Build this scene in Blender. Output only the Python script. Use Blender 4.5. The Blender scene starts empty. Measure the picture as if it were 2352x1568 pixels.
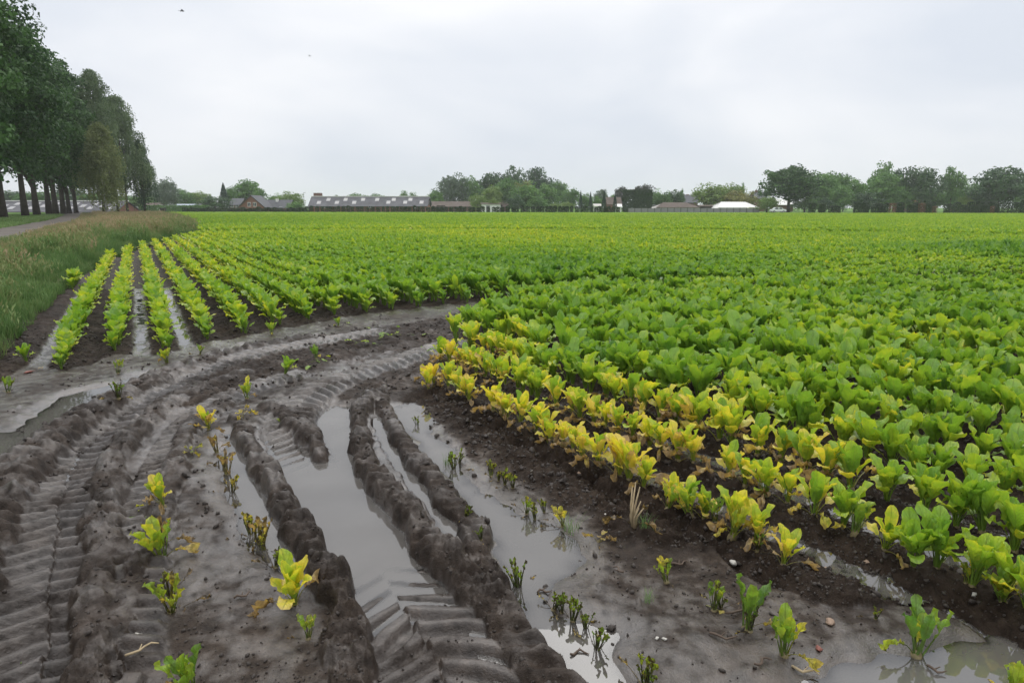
import bpy, math, random
import numpy as np
from mathutils import Vector, Matrix, Euler

R = math.radians
C = bpy.context.scene.collection
SC = bpy.context.scene

# ------------------------------------------------------------------ camera
CAM_H = 1.6
FOC, CX, CY, HOR = 1568.0, 1176.0, 784.0, 476.0
PITCH = math.atan((CY - HOR) / FOC)
cam_d = bpy.data.cameras.new('camera')
cam_d.lens = 24.0; cam_d.sensor_width = 36.0
cam_d.clip_start = 0.05; cam_d.clip_end = 6000
cam = bpy.data.objects.new('camera', cam_d); C.objects.link(cam)
cam.location = (0, 0, CAM_H); cam.rotation_euler = (R(90) - PITCH, 0, 0)
SC.camera = cam

# ------------------------------------------------------------------ sky: even overcast
SUN_EL, SUN_AZ = 58.0, 12.0
HAZE = 0.00032
world = bpy.data.worlds.new('World'); SC.world = world; world.use_nodes = True
nt = world.node_tree; N = nt.nodes; L = nt.links
bg = N['Background']; bg.inputs['Strength'].default_value = 0.1
sky = N.new('ShaderNodeTexSky'); sky.sky_type = 'NISHITA'; sky.sun_disc = False
sky.sun_elevation = R(SUN_EL); sky.sun_rotation = R(SUN_AZ)
tc = N.new('ShaderNodeTexCoord')
sep = N.new('ShaderNodeSeparateXYZ'); L.new(tc.outputs['Generated'], sep.inputs[0])
grad = N.new('ShaderNodeValToRGB'); L.new(sep.outputs['Z'], grad.inputs[0])
e = grad.color_ramp.elements
e[0].position = 0.0; e[0].color = (0.69, 0.71, 0.75, 1)
e[1].position = 1.0; e[1].color = (1.36, 1.36, 1.38, 1)
m = e.new(0.20); m.color = (0.735, 0.755, 0.79, 1)
m = e.new(0.45); m.color = (0.85, 0.86, 0.885, 1)
mp = N.new('ShaderNodeMapping'); mp.inputs['Scale'].default_value = (1.0, 1.0, 2.6)
L.new(tc.outputs['Generated'], mp.inputs[0])
no = N.new('ShaderNodeTexNoise'); no.inputs['Scale'].default_value = 2.3; no.inputs['Detail'].default_value = 5
no.inputs['Roughness'].default_value = 0.45; no.inputs['Distortion'].default_value = 0.35
L.new(mp.outputs[0], no.inputs['Vector'])
cr = N.new('ShaderNodeValToRGB'); L.new(no.outputs['Fac'], cr.inputs[0])
ce = cr.color_ramp.elements
ce[0].position = 0.36; ce[0].color = (0.87, 0.90, 0.945, 1)
ce[1].position = 0.64; ce[1].color = (1.12, 1.105, 1.09, 1)
mul = N.new('ShaderNodeMix'); mul.data_type = 'RGBA'; mul.blend_type = 'MULTIPLY'; mul.inputs['Factor'].default_value = 1
L.new(grad.outputs[0], mul.inputs['A']); L.new(cr.outputs[0], mul.inputs['B'])
ten = N.new('ShaderNodeMix'); ten.data_type = 'RGBA'; ten.blend_type = 'MULTIPLY'; ten.inputs['Factor'].default_value = 1
ten.clamp_result = False
ten.inputs['B'].default_value = (10, 10, 10, 1); L.new(mul.outputs['Result'], ten.inputs['A'])
mix = N.new('ShaderNodeMix'); mix.data_type = 'RGBA'; mix.inputs['Factor'].default_value = 0.96
L.new(sky.outputs[0], mix.inputs['A']); L.new(ten.outputs['Result'], mix.inputs['B'])
L.new(mix.outputs['Result'], bg.inputs['Color'])

sun_d = bpy.data.lights.new('sun', 'SUN'); sun_d.energy = 1.0; sun_d.angle = R(50); sun_d.color = (1, 0.97, 0.93)
sun = bpy.data.objects.new('sun', sun_d); C.objects.link(sun)
sd = Vector((math.sin(R(SUN_AZ)) * math.cos(R(SUN_EL)), math.cos(R(SUN_AZ)) * math.cos(R(SUN_EL)), math.sin(R(SUN_EL))))
sun.rotation_euler = sd.to_track_quat('Z', 'Y').to_euler()
SC.view_settings.view_transform = 'Standard'; SC.view_settings.look = 'None'
SC.view_settings.exposure = 0.26; SC.view_settings.gamma = 1.0
SC.render.engine = 'CYCLES'
SC.cycles.use_denoising = True
SC.cycles.max_bounces = 6; SC.cycles.diffuse_bounces = 3; SC.cycles.glossy_bounces = 3
SC.cycles.transmission_bounces = 4; SC.cycles.transparent_max_bounces = 6; SC.cycles.volume_bounces = 2

# ------------------------------------------------------------------ helpers
random.seed(7); rng = np.random.default_rng(7)
def P(x, y, z=0.0):
    "the point of the plane at height z that the photograph shows at (x, y)"
    dx = (x - CX) / FOC; dy = (CY - y) / FOC
    Y = math.cos(PITCH) + dy * math.sin(PITCH); Z = -math.sin(PITCH) + dy * math.cos(PITCH)
    t = (z - CAM_H) / Z
    return dx * t, Y * t
def PD(x, dist):
    "ground point at forward distance dist in the picture column x (far things)"
    return (x - CX) / FOC * dist * math.cos(PITCH), dist
def HT(y, dist):
    "height of something at forward distance dist whose top is in picture row y"
    return CAM_H + (HOR - y) / FOC * dist
def PL(pts): return np.array([P(*p[:2]) for p in pts])

def smooth(a, b, x):
    t = np.clip((x - a) / (b - a), 0, 1); return t * t * (3 - 2 * t)
class Perlin:
    def __init__(s, seed):
        r = np.random.default_rng(seed); s.p = np.tile(r.permutation(256), 3)
        a = r.random(256) * 2 * np.pi; s.gx = np.cos(a); s.gy = np.sin(a)
    def __call__(s, x, y, sc=1.0):
        x = np.asarray(x) / sc; y = np.asarray(y) / sc
        xi = np.floor(x).astype(np.int32); yi = np.floor(y).astype(np.int32)
        xf = x - xi; yf = y - yi; xi &= 255; yi &= 255
        u = xf * xf * xf * (xf * (xf * 6 - 15) + 10); v = yf * yf * yf * (yf * (yf * 6 - 15) + 10)
        def g(i, j, dx, dy):
            h = s.p[s.p[xi + i] + yi + j]; return s.gx[h] * dx + s.gy[h] * dy
        a = g(0, 0, xf, yf); b = g(1, 0, xf - 1, yf); c = g(0, 1, xf, yf - 1); d = g(1, 1, xf - 1, yf - 1)
        return ((a + u * (b - a)) * (1 - v) + (c + u * (d - c)) * v) * 1.5
n1, n2, n3, n4, n5, n6 = (Perlin(i) for i in (11, 22, 33, 44, 55, 66))

def mesh_np(name, v, faces, mats=(), smooth_shade=True):
    me = bpy.data.meshes.new(name)
    v = np.ascontiguousarray(v, dtype=np.float32)
    if isinstance(faces, np.ndarray):
        k = faces.shape[1]; nf = len(faces); idx = faces.ravel(); start = np.arange(nf) * k; tot = np.full(nf, k)
    else:
        nf = len(faces); tot = np.array([len(f) for f in faces]); idx = np.array([i for f in faces for i in f])
        start = np.concatenate([[0], np.cumsum(tot)[:-1]]) if nf else np.zeros(0)
    me.vertices.add(len(v)); me.vertices.foreach_set('co', v.ravel())
    if nf:
        me.loops.add(len(idx)); me.loops.foreach_set('vertex_index', idx.astype(np.int32))
        me.polygons.add(nf); me.polygons.foreach_set('loop_start', start.astype(np.int32)); me.polygons.foreach_set('loop_total', tot.astype(np.int32))
        me.polygons.foreach_set('use_smooth', np.full(nf, smooth_shade, dtype=bool))
    for m in mats: me.materials.append(m)
    me.update(calc_edges=True)
    return me
def attr(me, name, vals, typ='FLOAT', dom='POINT'):
    a = me.attributes.new(name, typ, dom)
    key = {'FLOAT': 'value', 'INT': 'value', 'FLOAT_VECTOR': 'vector', 'FLOAT2': 'vector'}[typ]
    a.data.foreach_set(key, np.ascontiguousarray(vals, dtype=np.int32 if typ == 'INT' else np.float32).ravel())
def obj(name, me, parent=None, loc=None, rot=None, scl=None):
    o = bpy.data.objects.new(name, me); C.objects.link(o)
    if parent is not None: o.parent = parent
    if loc is not None: o.location = loc
    if rot is not None: o.rotation_euler = rot
    if scl is not None: o.scale = (scl, scl, scl) if isinstance(scl, (int, float)) else scl
    return o
def tag(o, label=None, cat=None, group=None, kind=None):
    if label: o['label'] = label
    if cat: o['category'] = cat
    if group: o['group'] = group
    if kind: o['kind'] = kind
    return o

class MB:
    "collects plain solids into one mesh"
    def __init__(s): s.v = []; s.f = []; s.m = []
    def add(s, v, f, mi=0):
        b = len(s.v); s.v += [tuple(p) for p in v]; s.f += [tuple(i + b for i in q) for q in f]; s.m += [mi] * len(f)
    def box(s, x0, x1, y0, y1, z0, z1, mi=0):
        s.add([(x0, y0, z0), (x1, y0, z0), (x1, y1, z0), (x0, y1, z0), (x0, y0, z1), (x1, y0, z1), (x1, y1, z1), (x0, y1, z1)],
              [(0, 3, 2, 1), (4, 5, 6, 7), (0, 1, 5, 4), (1, 2, 6, 5), (2, 3, 7, 6), (3, 0, 4, 7)], mi)
    def tube(s, pts, rad, n=6, cap=True, mi=0):
        pts = [Vector(p) for p in pts]; b = len(s.v)
        for i, p in enumerate(pts):
            d = (pts[min(i + 1, len(pts) - 1)] - pts[max(i - 1, 0)]).normalized()
            a = d.orthogonal() if i == 0 else (s._a - d * s._a.dot(d)); a.normalize(); s._a = a
            c = d.cross(a)
            for k in range(n):
                t = 2 * math.pi * k / n; s.v.append(tuple(p + (a * math.cos(t) + c * math.sin(t)) * rad[i]))
        for i in range(len(pts) - 1):
            for k in range(n):
                s.f.append((b + i * n + k, b + i * n + (k + 1) % n, b + (i + 1) * n + (k + 1) % n, b + (i + 1) * n + k)); s.m.append(mi)
        if cap:
            s.f.append(tuple(b + (len(pts) - 1) * n + k for k in range(n))); s.m.append(mi)
            s.f.append(tuple(b + n - 1 - k for k in range(n))); s.m.append(mi)
    def mesh(s, name, mats, smooth_shade=False):
        me = mesh_np(name, np.array(s.v), s.f, mats, smooth_shade)
        if len(mats) > 1: me.polygons.foreach_set('material_index', np.array(s.m, dtype=np.int32))
        return me

# ------------------------------------------------------------------ materials
MAT = {}
def newmat(name):
    m = bpy.data.materials.new(name); m.use_nodes = True; MAT[name] = m
    return m, m.node_tree.nodes, m.node_tree.links, m.node_tree.nodes['Principled BSDF']
def ramp(N, pts, interp='LINEAR'):
    r = N.new('ShaderNodeValToRGB'); r.color_ramp.interpolation = interp
    e = r.color_ramp.elements
    while len(e) < len(pts): e.new(0.5)
    for i, (p, c) in enumerate(pts):
        e[i].position = p; e[i].color = (*c, 1) if len(c) == 3 else c
    return r
def noise(N, L, scale, detail=4, rough=0.55, vec=None, dist=0):
    n = N.new('ShaderNodeTexNoise'); n.inputs['Scale'].default_value = scale; n.inputs['Detail'].default_value = detail
    n.inputs['Roughness'].default_value = rough; n.inputs['Distortion'].default_value = dist
    if vec is not None: L.new(vec, n.inputs['Vector'])
    return n
def math_n(N, L, op, a, b=None, c=None, clamp=False):
    m = N.new('ShaderNodeMath'); m.operation = op; m.use_clamp = clamp
    for i, x in enumerate((a, b, c)):
        if x is None: continue
        if isinstance(x, (int, float)): m.inputs[i].default_value = x
        else: L.new(x, m.inputs[i])
    return m.outputs[0]
def mixc(N, L, fac, a, b, typ='MIX'):
    m = N.new('ShaderNodeMix'); m.data_type = 'RGBA'; m.blend_type = typ
    for k, x in (('Factor', fac), ('A', a), ('B', b)):
        if isinstance(x, (int, float)): m.inputs[k].default_value = x
        elif isinstance(x, tuple): m.inputs[k].default_value = (*x, 1) if len(x) == 3 else x
        else: L.new(x, m.inputs[k])
    return m.outputs['Result']
def bump(N, L, b, height, strength=0.3, dist=0.01):
    n = N.new('ShaderNodeBump'); n.inputs['Strength'].default_value = strength; n.inputs['Distance'].default_value = dist
    L.new(height, n.inputs['Height']); L.new(n.outputs[0], b.inputs['Normal'])
def simple(name, col, rough=0.8, var=0.25, scale=3.0, bmp=0.0, spec=0.4, objcoord=True):
    m, N, L, b = newmat(name)
    tcn = N.new('ShaderNodeTexCoord'); vec = tcn.outputs['Object']
    n = noise(N, L, scale, 5, 0.6, vec)
    lo = tuple(c * (1 - var) for c in col); hi = tuple(min(1, c * (1 + var)) for c in col)
    r = ramp(N, [(0.3, lo), (0.7, hi)]); L.new(n.outputs['Fac'], r.inputs[0]); L.new(r.outputs[0], b.inputs['Base Color'])
    b.inputs['Roughness'].default_value = rough; b.inputs['Specular IOR Level'].default_value = spec
    if bmp: bump(N, L, b, n.outputs['Fac'], bmp, 0.02)
    return m

# wet mud and soil: 'wet' (0 crumbly soil, 1 smooth wet silt) is the state of the ground itself
m, N, L, b = newmat('mud')
geo = N.new('ShaderNodeNewGeometry'); pos = geo.outputs['Position']
aw = N.new('ShaderNodeAttribute'); aw.attribute_name = 'wet'; wet = aw.outputs['Fac']
nA = noise(N, L, 1.6, 5, 0.6, pos); nB = noise(N, L, 14, 6, 0.65, pos); nC = noise(N, L, 90, 4, 0.7, pos); nD = noise(N, L, 330, 2, 0.6, pos)
rA = ramp(N, [(0.3, (0.0205, 0.0142, 0.0102)), (0.5, (0.037, 0.0262, 0.0190)), (0.72, (0.066, 0.0485, 0.0365))]); L.new(nA.outputs['Fac'], rA.inputs[0])
rB = ramp(N, [(0.3, (0.45, 0.44, 0.43)), (0.5, (1, 1, 1)), (0.7, (1.5, 1.48, 1.44))]); L.new(nB.outputs['Fac'], rB.inputs[0])
c1 = mixc(N, L, 1.0, rA.outputs[0], rB.outputs[0], 'MULTIPLY')
rW = ramp(N, [(0.0, (0.70, 0.68, 0.66)), (0.5, (1.0, 1.0, 1.0)), (1.0, (1.05, 1.03, 1.0))]); L.new(wet, rW.inputs[0])
c2 = mixc(N, L, 1.0, c1, rW.outputs[0], 'MULTIPLY')
# pale grit and dark crumbs
rC = ramp(N, [(0.70, (0, 0, 0)), (0.745, (1, 1, 1))]); L.new(nC.outputs['Fac'], rC.inputs[0])
c3 = mixc(N, L, math_n(N, L, 'MULTIPLY', rC.outputs[0], 0.5), c2, (0.13, 0.105, 0.085))
rD = ramp(N, [(0.30, (1, 1, 1)), (0.36, (0, 0, 0))]); L.new(nC.outputs['Fac'], rD.inputs[0])
c4 = mixc(N, L, math_n(N, L, 'MULTIPLY', rD.outputs[0], 0.6), c3, (0.018, 0.013, 0.010))
L.new(c4, b.inputs['Base Color'])
rr = ramp(N, [(0.0, (0.75,) * 3), (0.45, (0.5,) * 3), (1.0, (0.34,) * 3)])
wn = math_n(N, L, 'ADD', wet, math_n(N, L, 'MULTIPLY', math_n(N, L, 'SUBTRACT', nB.outputs['Fac'], 0.5), 0.7), clamp=True)
L.new(wn, rr.inputs[0]); L.new(rr.outputs[0], b.inputs['Roughness'])
L.new(math_n(N, L, 'ADD', 0.08, math_n(N, L, 'MULTIPLY', wn, 0.26)), b.inputs['Specular IOR Level'])
hgt = math_n(N, L, 'ADD', math_n(N, L, 'MULTIPLY', nB.outputs['Fac'], 1.0), math_n(N, L, 'MULTIPLY', nC.outputs['Fac'], 0.55))
hgt = math_n(N, L, 'ADD', hgt, math_n(N, L, 'MULTIPLY', nD.outputs['Fac'], 0.10))
bn = N.new('ShaderNodeBump'); bn.inputs['Distance'].default_value = 0.035
L.new(hgt, bn.inputs['Height']); L.new(math_n(N, L, 'SUBTRACT', 0.85, math_n(N, L, 'MULTIPLY', wet, 0.65)), bn.inputs['Strength'])
L.new(bn.outputs[0], b.inputs['Normal'])
film = math_n(N, L, 'ADD', wn, math_n(N, L, 'MULTIPLY', math_n(N, L, 'SUBTRACT', nA.outputs['Fac'], 0.5), 0.9))
rf = ramp(N, [(0.50, (0, 0, 0)), (0.68, (0.7,) * 3), (0.85, (1, 1, 1))]); L.new(film, rf.inputs[0]); L.new(rf.outputs[0], b.inputs['Coat Weight'])
rg = ramp(N, [(0.5, (0.16,) * 3), (0.95, (0.05,) * 3)]); L.new(film, rg.inputs[0]); L.new(rg.outputs[0], b.inputs['Coat Roughness']); b.inputs['Coat IOR'].default_value = 1.5
b2 = N.new('ShaderNodeBump'); b2.inputs['Distance'].default_value = 0.018; b2.inputs['Strength'].default_value = 0.5; L.new(math_n(N, L, 'ADD', math_n(N, L, 'MULTIPLY', nB.outputs['Fac'], .5), math_n(N, L, 'ADD', math_n(N, L, 'MULTIPLY', nC.outputs['Fac'], .45), math_n(N, L, 'MULTIPLY', nD.outputs['Fac'], .2))), b2.inputs['Height']); L.new(b2.outputs[0], b.inputs['Coat Normal'])

# murky puddle water: silt hides the bottom with depth
m, N, L, b = newmat('puddle_water')
N.remove(b); out = N['Material Output']
ad = N.new('ShaderNodeAttribute'); ad.attribute_name = 'depth'
geo = N.new('ShaderNodeNewGeometry'); pos = geo.outputs['Position']
dif = N.new('ShaderNodeBsdfDiffuse'); nz = noise(N, L, 2.2, 3, 0.5, pos)
rz = ramp(N, [(0.3, (0.098, 0.090, 0.081)), (0.7, (0.125, 0.117, 0.107))]); L.new(nz.outputs['Fac'], rz.inputs[0]); L.new(rz.outputs[0], dif.inputs[0])
tr = N.new('ShaderNodeBsdfTransparent'); tr.inputs[0].default_value = (0.86, 0.8, 0.72, 1)
al = math_n(N, L, 'SUBTRACT', 1.0, math_n(N, L, 'POWER', 2.718, math_n(N, L, 'MULTIPLY', ad.outputs['Fac'], -95.0)), clamp=True)
mx = N.new('ShaderNodeMixShader'); L.new(al, mx.inputs[0]); L.new(tr.outputs[0], mx.inputs[1]); L.new(dif.outputs[0], mx.inputs[2])
gl = N.new('ShaderNodeBsdfGlossy'); gl.inputs['Roughness'].default_value = 0.012
rip = noise(N, L, 5.0, 3, 0.5, pos); bp = N.new('ShaderNodeBump'); bp.inputs['Strength'].default_value = 0.07; bp.inputs['Distance'].default_value = 0.008
L.new(rip.outputs['Fac'], bp.inputs['Height']); L.new(bp.outputs[0], gl.inputs['Normal'])
fr = N.new('ShaderNodeFresnel'); fr.inputs['IOR'].default_value = 2.15; L.new(bp.outputs[0], fr.inputs['Normal'])
mg = N.new('ShaderNodeMixShader'); L.new(fr.outputs[0], mg.inputs[0]); L.new(mx.outputs[0], mg.inputs[1]); L.new(gl.outputs[0], mg.inputs[2])
L.new(mg.outputs[0], out.inputs['Surface'])

# ------------------------------------------------------------------ ground sheet
AZ = R(-28.5); DV = np.array([math.sin(AZ), math.cos(AZ)]); NV = np.array([math.cos(AZ), -math.sin(AZ)])      # along / across the drilled rows
AZR = R(-31.3); DR = np.array([math.sin(AZR), math.cos(AZR)]); NR = np.array([math.cos(AZR), -math.sin(AZR)])
def st(x, y): return NV[0] * x + NV[1] * y, DV[0] * x + DV[1] * y
def xy(s, t): return NV[0] * s + DV[0] * t, NV[1] * s + DV[1] * t
VB_T = np.array([-50, 0, 8, 14, 19, 25, 31, 38, 42, 46, 52, 72, 120, 400.]); VB_S = np.array([-1.75, -1.75, -1.6, -1.5, -1.4, -0.9, 0.0, 1.6, 2.6, 3.2, 3.6, 4.6, 5.4, 6.0])
def verge_s(t): return np.interp(t, VB_T, VB_S)
RD_T = np.array([-60, 60, 90, 130, 400.]); RD_S = np.array([-6.0, -6.0, -6.8, -9.0, -24.])
def road_s(t): return np.interp(t, RD_T, RD_S)
def zbig(x, y):
    s, t = st(x, y); d = verge_s(t) - s
    return 0.34 * smooth(0.0, 2.2, d)

TH_D = np.radians(np.linspace(-54, 54, 1081))
TH_L = np.radians(np.linspace(-180, -54, 29)[:-1]); TH_R = np.radians(np.linspace(54, 180, 29)[1:-1])
TH = np.concatenate([TH_L, TH_D, TH_R])
RR = np.concatenate([np.array([0.15, 0.5, 0.9, 1.2]), np.exp(np.linspace(math.log(1.4), math.log(15.5), 640)), np.exp(np.linspace(math.log(15.8), math.log(60), 70)), np.exp(np.linspace(math.log(66), math.log(1500), 22))])
nr, nth = len(RR), len(TH)
GX = RR[:, None] * np.sin(TH)[None, :]; GY = RR[:, None] * np.cos(TH)[None, :]
near = RR < 16.0; NN = int(near.sum())
X = GX[:NN]; Yg = GY[:NN]
clA = n1(X, Yg, 0.19) + 0.5 * n2(X, Yg, 0.085)                     # clod fields
clB = n3(X, Yg, 0.11) + 0.6 * n4(X, Yg, 0.045)
bill = 1 - 2 * np.abs(n5(X, Yg, 0.13)) - 0.8 * np.abs(n6(X, Yg, 0.06))
crumb = np.clip(n6(X + 9, Yg, 0.038) - 0.05, 0, 1) + 0.6 * np.clip(n5(X + 5, Yg, 0.021) - 0.05, 0, 1)
lowf = n2(X, Yg, 1.3) + 0.5 * n3(X, Yg, 0.55)
Hh = 0.012 * lowf + 0.0045 * clA + 0.0025 * clB
speck = np.clip(n4(X + 3, Yg, 0.05) - 0.42, 0, 1); Hh += 0.03 * speck * smooth(-0.2, 0.5, n1(X, Yg, 0.6))
wetA = 0.62 + 0.25 * n3(X, Yg, 0.8) + 0.18 * clB

def catmull(p, k=10):
    p = np.asarray(p, float); q = np.vstack([2 * p[0] - p[1], p, 2 * p[-1] - p[-2]]); out = []
    for i in range(1, len(q) - 2):
        for t in np.linspace(0, 1, k, endpoint=False):
            a, b_, c, d = q[i - 1], q[i], q[i + 1], q[i + 2]
            out.append(0.5 * ((2 * b_) + (c - a) * t + (2 * a - 5 * b_ + 4 * c - d) * t * t + (3 * b_ - a - 3 * c + d) * t ** 3))
    out.append(q[-2]); return np.array(out)
def field(ctrl, margin):
    "distance, signed side, arc length and interpolated extras of every near ground point to a curve"
    pts = np.array([list(P(c[0], c[1])) + list(c[2:]) for c in ctrl]); pl = catmull(pts)
    D = np.full(X.shape, 1e3); S = np.zeros(X.shape); A = np.zeros(X.shape); EX = [np.zeros(X.shape) for _ in range(pl.shape[1] - 2)]
    acc = 0.0
    for i in range(len(pl) - 1):
        a, b_ = pl[i, :2], pl[i + 1, :2]; ln = np.hypot(*(b_ - a))
        if ln < 1e-6: continue
        ra, rb = np.hypot(*a), np.hypot(*b_); rmin = max(min(ra, rb) - margin - ln, 0.2); rmax = max(ra, rb) + margin
        ta, tb = math.atan2(a[0], a[1]), math.atan2(b_[0], b_[1]); dth = min(margin / rmin, 1.5)
        i0, i1 = np.searchsorted(RR[:NN], [rmin, rmax]); j0, j1 = np.searchsorted(TH, [min(ta, tb) - dth, max(ta, tb) + dth])
        if i1 <= i0 or j1 <= j0: acc += ln; continue
        sl = np.s_[i0:i1, j0:j1]; x = X[sl] - a[0]; y = Yg[sl] - a[1]; u = (b_ - a) / ln
        pr = x * u[0] + y * u[1]; tt = np.clip(pr / ln, 0, 1); side = x * u[1] - y * u[0]
        d = np.hypot(x - u[0] * tt * ln, y - u[1] * tt * ln)
        mk = d < D[sl]
        D[sl] = np.where(mk, d, D[sl]); S[sl] = np.where(mk, np.sign(side), S[sl]); A[sl] = np.where(mk, acc + tt * ln, A[sl])
        for k in range(len(EX)):
            EX[k][sl] = np.where(mk, pl[i, 2 + k] * (1 - tt) + pl[i + 1, 2 + k] * tt, EX[k][sl])
        acc += ln
    return D, S, A, EX
def polymask(poly, soft_in=0.12, jit=0.05):
    p = PL(poly); n = len(p); ins = np.zeros(X.shape, bool); D = np.full(X.shape, 9.0)
    ra = np.hypot(p[:, 0], p[:, 1]); ta = np.arctan2(p[:, 0], p[:, 1]); mg = 0.4
    i0, i1 = np.searchsorted(RR[:NN], [max(ra.min() - mg, 0.3), ra.max() + mg]); dth = mg / max(ra.min(), 0.5)
    j0, j1 = np.searchsorted(TH, [ta.min() - dth, ta.max() + dth]); sl = np.s_[i0:i1, j0:j1]
    x, y = X[sl], Yg[sl]; inn = np.zeros(x.shape, bool); d = np.full(x.shape, 9.0)
    for i in range(n):
        a, b_ = p[i], p[(i + 1) % n]; ab = b_ - a; l2 = ab @ ab
        if l2 < 1e-9: continue
        t = np.clip(((x - a[0]) * ab[0] + (y - a[1]) * ab[1]) / l2, 0, 1)
        d = np.minimum(d, np.hypot(x - a[0] - t * ab[0], y - a[1] - t * ab[1]))
        if a[1] != b_[1]:
            c = ((a[1] > y) != (b_[1] > y)) & (x < (b_[0] - a[0]) * (y - a[1]) / (b_[1] - a[1]) + a[0]); inn ^= c
    sdv = np.where(inn, d, -d) + jit * (n1(x, y, 0.35) + 0.6 * n2(x, y, 0.12))
    out = np.full(X.shape, -1.0); out[sl] = sdv
    return out

# --- wet sheets of standing water: (outline, water level, depth)
PUDDLES = [
 ([(735, 925), (790, 905), (845, 912), (838, 960), (850, 1060), (910, 1150), (985, 1260), (1020, 1385), (960, 1400), (850, 1385), (780, 1270), (715, 1170), (660, 1085), (615, 1000), (640, 975), (700, 985)], -0.045, 0.05),
 ([(505, 990), (560, 985), (610, 1080), (668, 1180), (710, 1290), (690, 1340), (600, 1290), (540, 1180), (495, 1075)], -0.021, 0.022),
 ([(860, 945), (885, 950), (930, 1040), (990, 1110), (1050, 1180), (1075, 1250), (1045, 1250), (1000, 1190), (935, 1110), (880, 1020)], -0.03, 0.03),
 ([(890, 935), (955, 905), (1015, 930), (1000, 985), (1050, 1040), (1090, 1110), (1170, 1150), (1270, 1200), (1345, 1250), (1330, 1310), (1270, 1350), (1300, 1395), (1430, 1440), (1460, 1600), (1340, 1620), (1230, 1480), (1150, 1340), (1120, 1240), (1050, 1140), (965, 1030)], -0.020, 0.024),
 ([(2030, 1490), (2180, 1465), (2400, 1440), (2500, 1620), (1500, 1660), (1700, 1580), (1900, 1540)], -0.026, 0.028),
 ([(40, 975), (130, 905), (235, 880), (330, 850), (430, 845), (560, 790), (580, 800), (430, 868), (310, 915), (200, 965), (110, 1005), (60, 1000)], -0.022, 0.025),
 ([(100, 1115), (135, 1020), (190, 985), (232, 985), (218, 1050), (200, 1110), (150, 1125)], -0.052, 0.02),
 ([(-60, 980), (40, 985), (70, 1020), (15, 1080), (-60, 1140)], -0.027, 0.03),
]
for poly, lev, dep in PUDDLES:
    sdv = polymask(poly); k = smooth(-0.10, 0.14, sdv)
    Hh = Hh * (1 - 0.72 * k) + (lev - dep) * k
    wetA = np.maximum(wetA, smooth(-0.25, 0.0, sdv))
# --- drilled rows: low ridges under the plants, furrows between
ROW0_L, DROW_L = -0.78, 0.472
ROW0_R, DROW_R = 2.53, 0.50
FRONT_L = [(-400, 900), (0, 880), (60, 838), (150, 850), (270, 812), (380, 812), (455, 790), (545, 775), (620, 757), (705, 745), (830, 722), (1000, 702), (1130, 690), (1290, 684), (1420, 676), (1560, 668), (1800, 664), (2352, 640), (3200, 600)]
RIGHT_BLOCK = [(955, 905), (1005, 830), (1050, 770), (1110, 735), (1200, 700), (1290, 692), (1420, 684), (1560, 677), (1800, 673), (2352, 652), (3300, 600), (3300, 1700), (2420, 1520), (2330, 1420), (2160, 1330), (1960, 1240), (1820, 1300), (1690, 1250), (1480, 1175), (1270, 1085), (1110, 1005)]
def in_poly(px, x, y):
    inn = np.zeros(np.shape(x), bool); n = len(px)
    for i in range(n):
        a, b_ = px[i], px[(i + 1) % n]
        if a[1] != b_[1]: inn ^= ((a[1] > y) != (b_[1] > y)) & (x < (b_[0] - a[0]) * (y - a[1]) / (b_[1] - a[1]) + a[0])
    return inn
fl = PL(FRONT_L)
def left_front(x, y):
    "metres behind the front edge of the left and far block (positive inside), measured along the rows"
    s, t = st(x, y); fs, ft = st(fl[:, 0], fl[:, 1]); o = np.argsort(fs); return t - np.interp(s, fs[o], ft[o])
rb = PL(RIGHT_BLOCK)
s_, t_ = st(X, Yg); lf = left_front(X, Yg)
kL = smooth(-0.5, 0.6, lf) * (s_ > verge_s(t_)) * smooth(-1.75, -1.45, s_)
phL = (s_ - ROW0_L) / DROW_L
fi_ = np.floor(phL); wetf_ = ((fi_ == -1) | (fi_ == 1) | (fi_ == 2)).astype(float); fur = smooth(0.1, -0.8, np.cos(2 * np.pi * phL) + .35 * clA)
Hh += kL * (0.026 * np.cos(2 * np.pi * (phL + .06 * clA)) - 0.004 + 0.012 * clA + 0.010 * clB + 0.03 * crumb * (1 - fur * wetf_) - .012 * fur * wetf_)
wetA = np.where(kL > 0.4, np.clip(0.16 + .1 * clA + 0.75 * fur * wetf_, 0, 1), wetA)
rbp = [P(1000, 905), P(1010, 830), P(1060, 760), P(1200, 700), P(3300, 600), P(3300, 1700), P(2460, 1560), P(2150, 1400), P(1900, 1380), P(1480, 1200), P(1230, 1060)]
sR = NR[0] * X + NR[1] * Yg; phR = (sR - ROW0_R) / DROW_R
kR = np.zeros(X.shape)
inR = in_poly(rbp, X + 0.1 * n1(X, Yg, .5), Yg + 0.1 * n2(X, Yg, .5)); kR = inR * smooth(2.12, 2.3, sR)
Hh = Hh * (1 - 0.5 * kR) + kR * (0.034 * np.cos(2 * np.pi * (phR + .05 * clA)) + 0.0 + 0.014 * clA + 0.012 * clB + 0.028 * crumb)
wetA = np.where(kR > 0.4, np.clip(0.12 + 0.12 * clA, 0, 1), wetA)
# crumbly dark strip on the near side of the first right row
Dk, Sk, Ak, _ = field([(975, 905), (1100, 985), (1210, 1060), (1330, 1120), (1450, 1180), (1560, 1240)], 0.5)
kk = smooth(0.34, 0.08, Dk + 0.1 * clA); Hh += kk * (0.015 + 0.02 * clB + 0.014 * clA + 0.03 * crumb); wetA = wetA * (1 - 0.85 * kk)
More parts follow.
